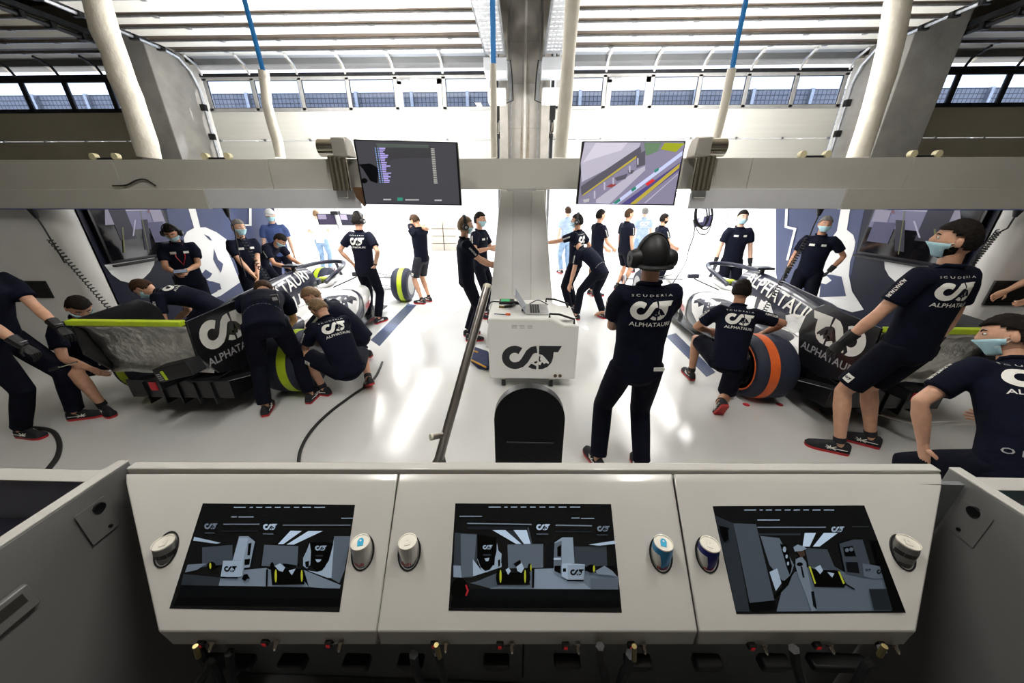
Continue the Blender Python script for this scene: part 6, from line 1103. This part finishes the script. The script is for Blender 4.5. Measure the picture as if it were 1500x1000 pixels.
p_ = at(399, 340, Y=7.6); person('man in a white cap and blue shirt in the glare by the left wall', (p_.x + 0.12, 7.5), -150, 1.84, shirt=MIDB, hair='white', cap=WHITES, mask=True, skin=2)
p_ = at(470, 350, Y=10.3); person('person in pale jeans and a white shirt outside behind the small monitors', (p_.x, 10.3), 10, 1.75, shirt=WHITES, bm=JEANS, hair='sandy', skin=2, wl=(-0.16, 0.2, 1.2), wr=(0.16, 0.2, 1.2))
# ---- background, right half
person('masked man with headset reaching towards the right flank of the pillar', g0(838, 456), 58, 1.8, wl=(-0.22, 0.55, 1.28), wr=(0.22, 0.0, 1.02), el=(-0.4, -0.6, -0.8), er=(1, -0.8, 0), mask=True, headset='std', hair='dark', back=True, head=(15, 0), skin=1)
person('man with short dark hair standing beyond the reaching headset man', g0(868, 432), -70, 1.84, wl=(-0.1, 0.28, 1.0), wr=(0.16, 0.3, 1.02), hair='dark')
person('mechanic bending down with hands on his knees right of the pillar', g0(864, 466), 35, 1.76, lean=(64, -18), pel=(0.02, -0.12, 0.9), wl=(-0.3, 0.28, 0.62), wr=(0.26, 0.34, 0.66), al=(-0.26, 0.1, 0.09), ar=(0.22, -0.12, 0.09), hair='dark', head=(0, 25), extras=('belt', 'watch'))
person('man in navy shorts standing sideways right of centre in the glare', g0(907, 424), -72, 1.84, bottom='shorts', hair='brown', head=(-5, 0))
p_ = at(941, 340, Y=10.4); person('person in a pale blue shirt outside behind the man in shorts', (p_.x, 10.4), 0, 1.82, shirt=PALEB, bm=JEANS, hair='grey', skin=2, back=True)
p_ = at(968, 345, Y=8.2); person('bearded dark haired man in profile behind the large headset', (p_.x, 8.2), -82, 1.74, hair='dark', beard=True, wl=(-0.1, 0.3, 1.05), wr=(0.2, 0.3, 1.05))
p_ = at(832, 315, Y=10.2); person('pale blue shirted person far outside behind the reaching man', (p_.x, 10.2), 20, 1.84, shirt=PALEB, bm=JEANS, hair='brown', skin=2)
p_ = at(1082, 340, Y=6.7); person('masked young mechanic standing beyond the right cockpit, arms down', (p_.x, 6.7), 172, 1.86, mask=True, hair='dark', chest=True, wl=(-0.3, 0.06, 0.86), wr=(0.3, 0.06, 0.86), gloves='plain', skin=2)
p_ = at(1201, 350, Y=5.75); person('grey haired masked mechanic with a hand on his hip by the right wall', (p_.x, 5.75), 140, 1.8, mask=True, hair='grey', chest=True, bottom='shorts', gloves='plain', wl=(-0.24, 0.0, 0.98), wr=(0.28, 0.08, 0.9), el=(-1, -0.5, 0), head=(15, 0), skin=1)
# ---- around the left car
ra = g0(425, 596); person('mechanic bent double over the rear of the left car, seen from behind', (ra.x, ra.y + 0.0), 34, 1.84, lean=(97, -10), pel=(0, -0.04, 0.95), wl=(-0.36, 0.42, 0.62), wr=(0.0, 0.5, 0.62), el=(-1, 0, 0.4), er=(1, 0, 0.4), al=(-0.2, 0.0, 0.09), ar=(0.2, 0.02, 0.09), head=(0, 10), hair='brown', extras=('belt', 'radio'), vox=0.014, fl=(-10, 0), fr=(-30, 0))
sq = at(512, 560, Y=3.42); person('mechanic in shorts squatting with an emblem on his back beside the left car', (sq.x, 3.36), 52, 1.8, pel=(0, -0.12, 0.36), lean=(38, 0), wl=(-0.2, 0.5, 0.42), wr=(0.05, 0.5, 0.4), al=(-0.2, 0.14, 0.09), ar=(0.2, -0.12, 0.13), kl=(-0.5, 1, 0.6), kr=(0.5, 1, 0.4), fl=(25, 0), fr=(-10, 28), bottom='shorts', hair='sandy', back=True, head=(10, 30), vox=0.013, extras=('badge_left',))
p_ = at(487, 500, Y=4.0); person('fair haired masked mechanic crouching behind the squatting one', (p_.x + 0.12, 4.05), 95, 1.8, pel=(0.0, -0.22, 0.42), lean=(52, 0), wl=(-0.1, 0.55, 0.4), wr=(0.15, 0.55, 0.42), al=(-0.2, 0.1, 0.09), ar=(0.16, -0.2, 0.12), kl=(-0.4, 1, 0.6), kr=(0.4, 1, 0.4), hair='sandy', mask=True, gloves='plain', head=(25, 12), vox=0.014, sleeve=True)
p_ = at(290, 470, Y=4.0); person('mechanic leaning over the far side of the left rear wing, head down', (p_.x - 0.02, 4.15), 108, 1.8, lean=(82, 0), pel=(0, -0.1, 0.74), wl=(-0.2, 0.5, 0.5), wr=(0.2, 0.5, 0.5), al=(-0.16, 0.05, 0.09), ar=(0.16, -0.1, 0.09), hair='brown', mask=True, back=True, head=(0, 5), vox=0.014)
p_ = at(112, 490, Y=3.0); person('masked mechanic in shorts crouching behind the left end of the wing', (p_.x - 0.08, 3.12), -105, 1.78, pel=(0, -0.15, 0.45), lean=(28, 0), wl=(-0.2, 0.45, 0.55), wr=(0.22, 0.4, 0.55), al=(-0.22, 0.12, 0.09), ar=(0.2, 0.2, 0.09), kl=(-0.5, 1, 0.6), kr=(0.5, 1, 0.6), bottom='shorts', hair='dark', mask=True, head=(-10, 22), vox=0.014)
p_ = g0(30, 626); person('masked mechanic with black gloves at the left edge of the picture', (p_.x + 0.3, p_.y + 0.02), -82, 1.8, pel=(0, -0.02, 0.93), lean=(20, 0), wl=(-0.02, 0.52, 0.92), wr=(0.2, 0.44, 0.86), el=(-0.3, -0.3, -1), er=(0.3, -0.3, -1), al=(-0.12, 0.12, 0.09), ar=(0.14, -0.08, 0.09), mask=True, hair='brown', gloves='marked', palm=((0, 0, -1), (0, 0, -1)), curl=0.9, vox=0.012, head=(0, 8))
# ---- around the right car
person('man in large ear defenders standing with folded arms, back to the camera', (0.82, 2.2), 3, 1.84, **FOLD, al=(-0.17, 0.05, 0.09), ar=(0.15, -0.03, 0.09), fl=(14, 0), fr=(-6, 0), headset='big', back=True, hair='dark', vox=0.011, extras=('white_tag',))
p_ = at(1060, 560, Y=3.35); person('mechanic kneeling at the orange banded tyre, emblem on his back', (p_.x, 3.42), -12, 1.82, pel=(0, -0.06, 0.46), lean=(22, 4), wl=(-0.1, 0.35, 0.62), wr=(0.42, 0.3, 0.66), el=(-1, -0.3, -0.2), er=(1, -0.2, 0.1), al=(-0.2, 0.34, 0.09), ar=(-0.1, -0.4, 0.13), kl=(-0.3, 1, 0.5), kr=(0.25, 0.6, -1), fl=(10, 0), fr=(8, 62), bottom='shorts', hair='dark', back=True, skin=1, vox=0.012, head=(-20, 6))
person('tall masked mechanic in shorts with black gloves standing behind the right car', (2.98, 2.5), 6, 1.92, wl=(-0.4, 0.14, 0.86), wr=(0.3, 0.08, 0.86), el=(-0.6, -1, 0), er=(0.8, -0.8, 0), al=(-0.2, 0.0, 0.09), ar=(0.14, 0.06, 0.09), fl=(58, 0), fr=(50, 0), kl=(-0.6, 1, 0), kr=(-0.5, 1, 0), bottom='shorts', hair='dark', mask=True, gloves='plain', back=True, head=(42, -2), vox=0.011, beard=True, extras=('badge_left',))
person('masked mechanic leaning away at the lower right corner beside the desk, back to the camera', (2.58, 1.5), -16, 1.82, pel=(0, -0.06, 0.77), lean=(50, 12), wl=(-0.24, 0.14, 0.7), wr=(0.3, 0.45, 0.8), el=(-1, -0.1, 0.35), er=(0.8, 0, -0.5), al=(-0.16, 0.06, 0.09), ar=(0.18, -0.1, 0.09), hair='dark', mask=True, back=True, head=(62, 5), vox=0.011, extras=('bodybelt',))
p_ = g0(1462, 534); person('mechanic in long trousers at the right edge behind the tall one', (p_.x - 0.32, p_.y - 0.42), 70, 1.84, wl=(-0.2, 0.4, 1.0), wr=(0.2, 0.35, 1.0), hair='dark', vox=0.014)
# the phone of the man at the left wall, the tool at the left edge
def near(i, loc):
    r = PEOPLE[i]; return Matrix.Translation(r.location) @ Matrix.Rotation(r.rotation_euler.z, 4, 'Z') @ Matrix.Scale(r.scale.x, 4) @ V(loc)
q = near(5, (0.03, 0.47, 1.15)); ph = thing('phone', 'dark phone in the hands of the man by the left wall', 'phone', q)
MB().box(-0.075, 0.075, -0.04, 0.04, -0.004, 0.004, BLACK, Matrix.Translation(q) @ Matrix.Rotation(0.7, 4, 'Z') @ Matrix.Rotation(0.5, 4, 'X')).build('case', ph, bevel=0.003); MB().box(-0.068, 0.068, -0.035, 0.035, 0.004, 0.005, scc('phone', (0.1, 0.12, 0.16)), Matrix.Translation(q) @ Matrix.Rotation(0.7, 4, 'Z') @ Matrix.Rotation(0.5, 4, 'X')).build('screen', ph)
A, B = at(86, 538, Y=2.55), at(113, 530, Y=2.6); tl = thing('ratchet_tool', 'chrome tool held by the gloved mechanic at the left edge', 'tool', A)
MB().tube([A, B], 0.007, CHROME, 8).build('shaft', tl); MB().tube([A, A + (A - B) * 0.5], 0.014, BLACK, 8).build('handle', tl)
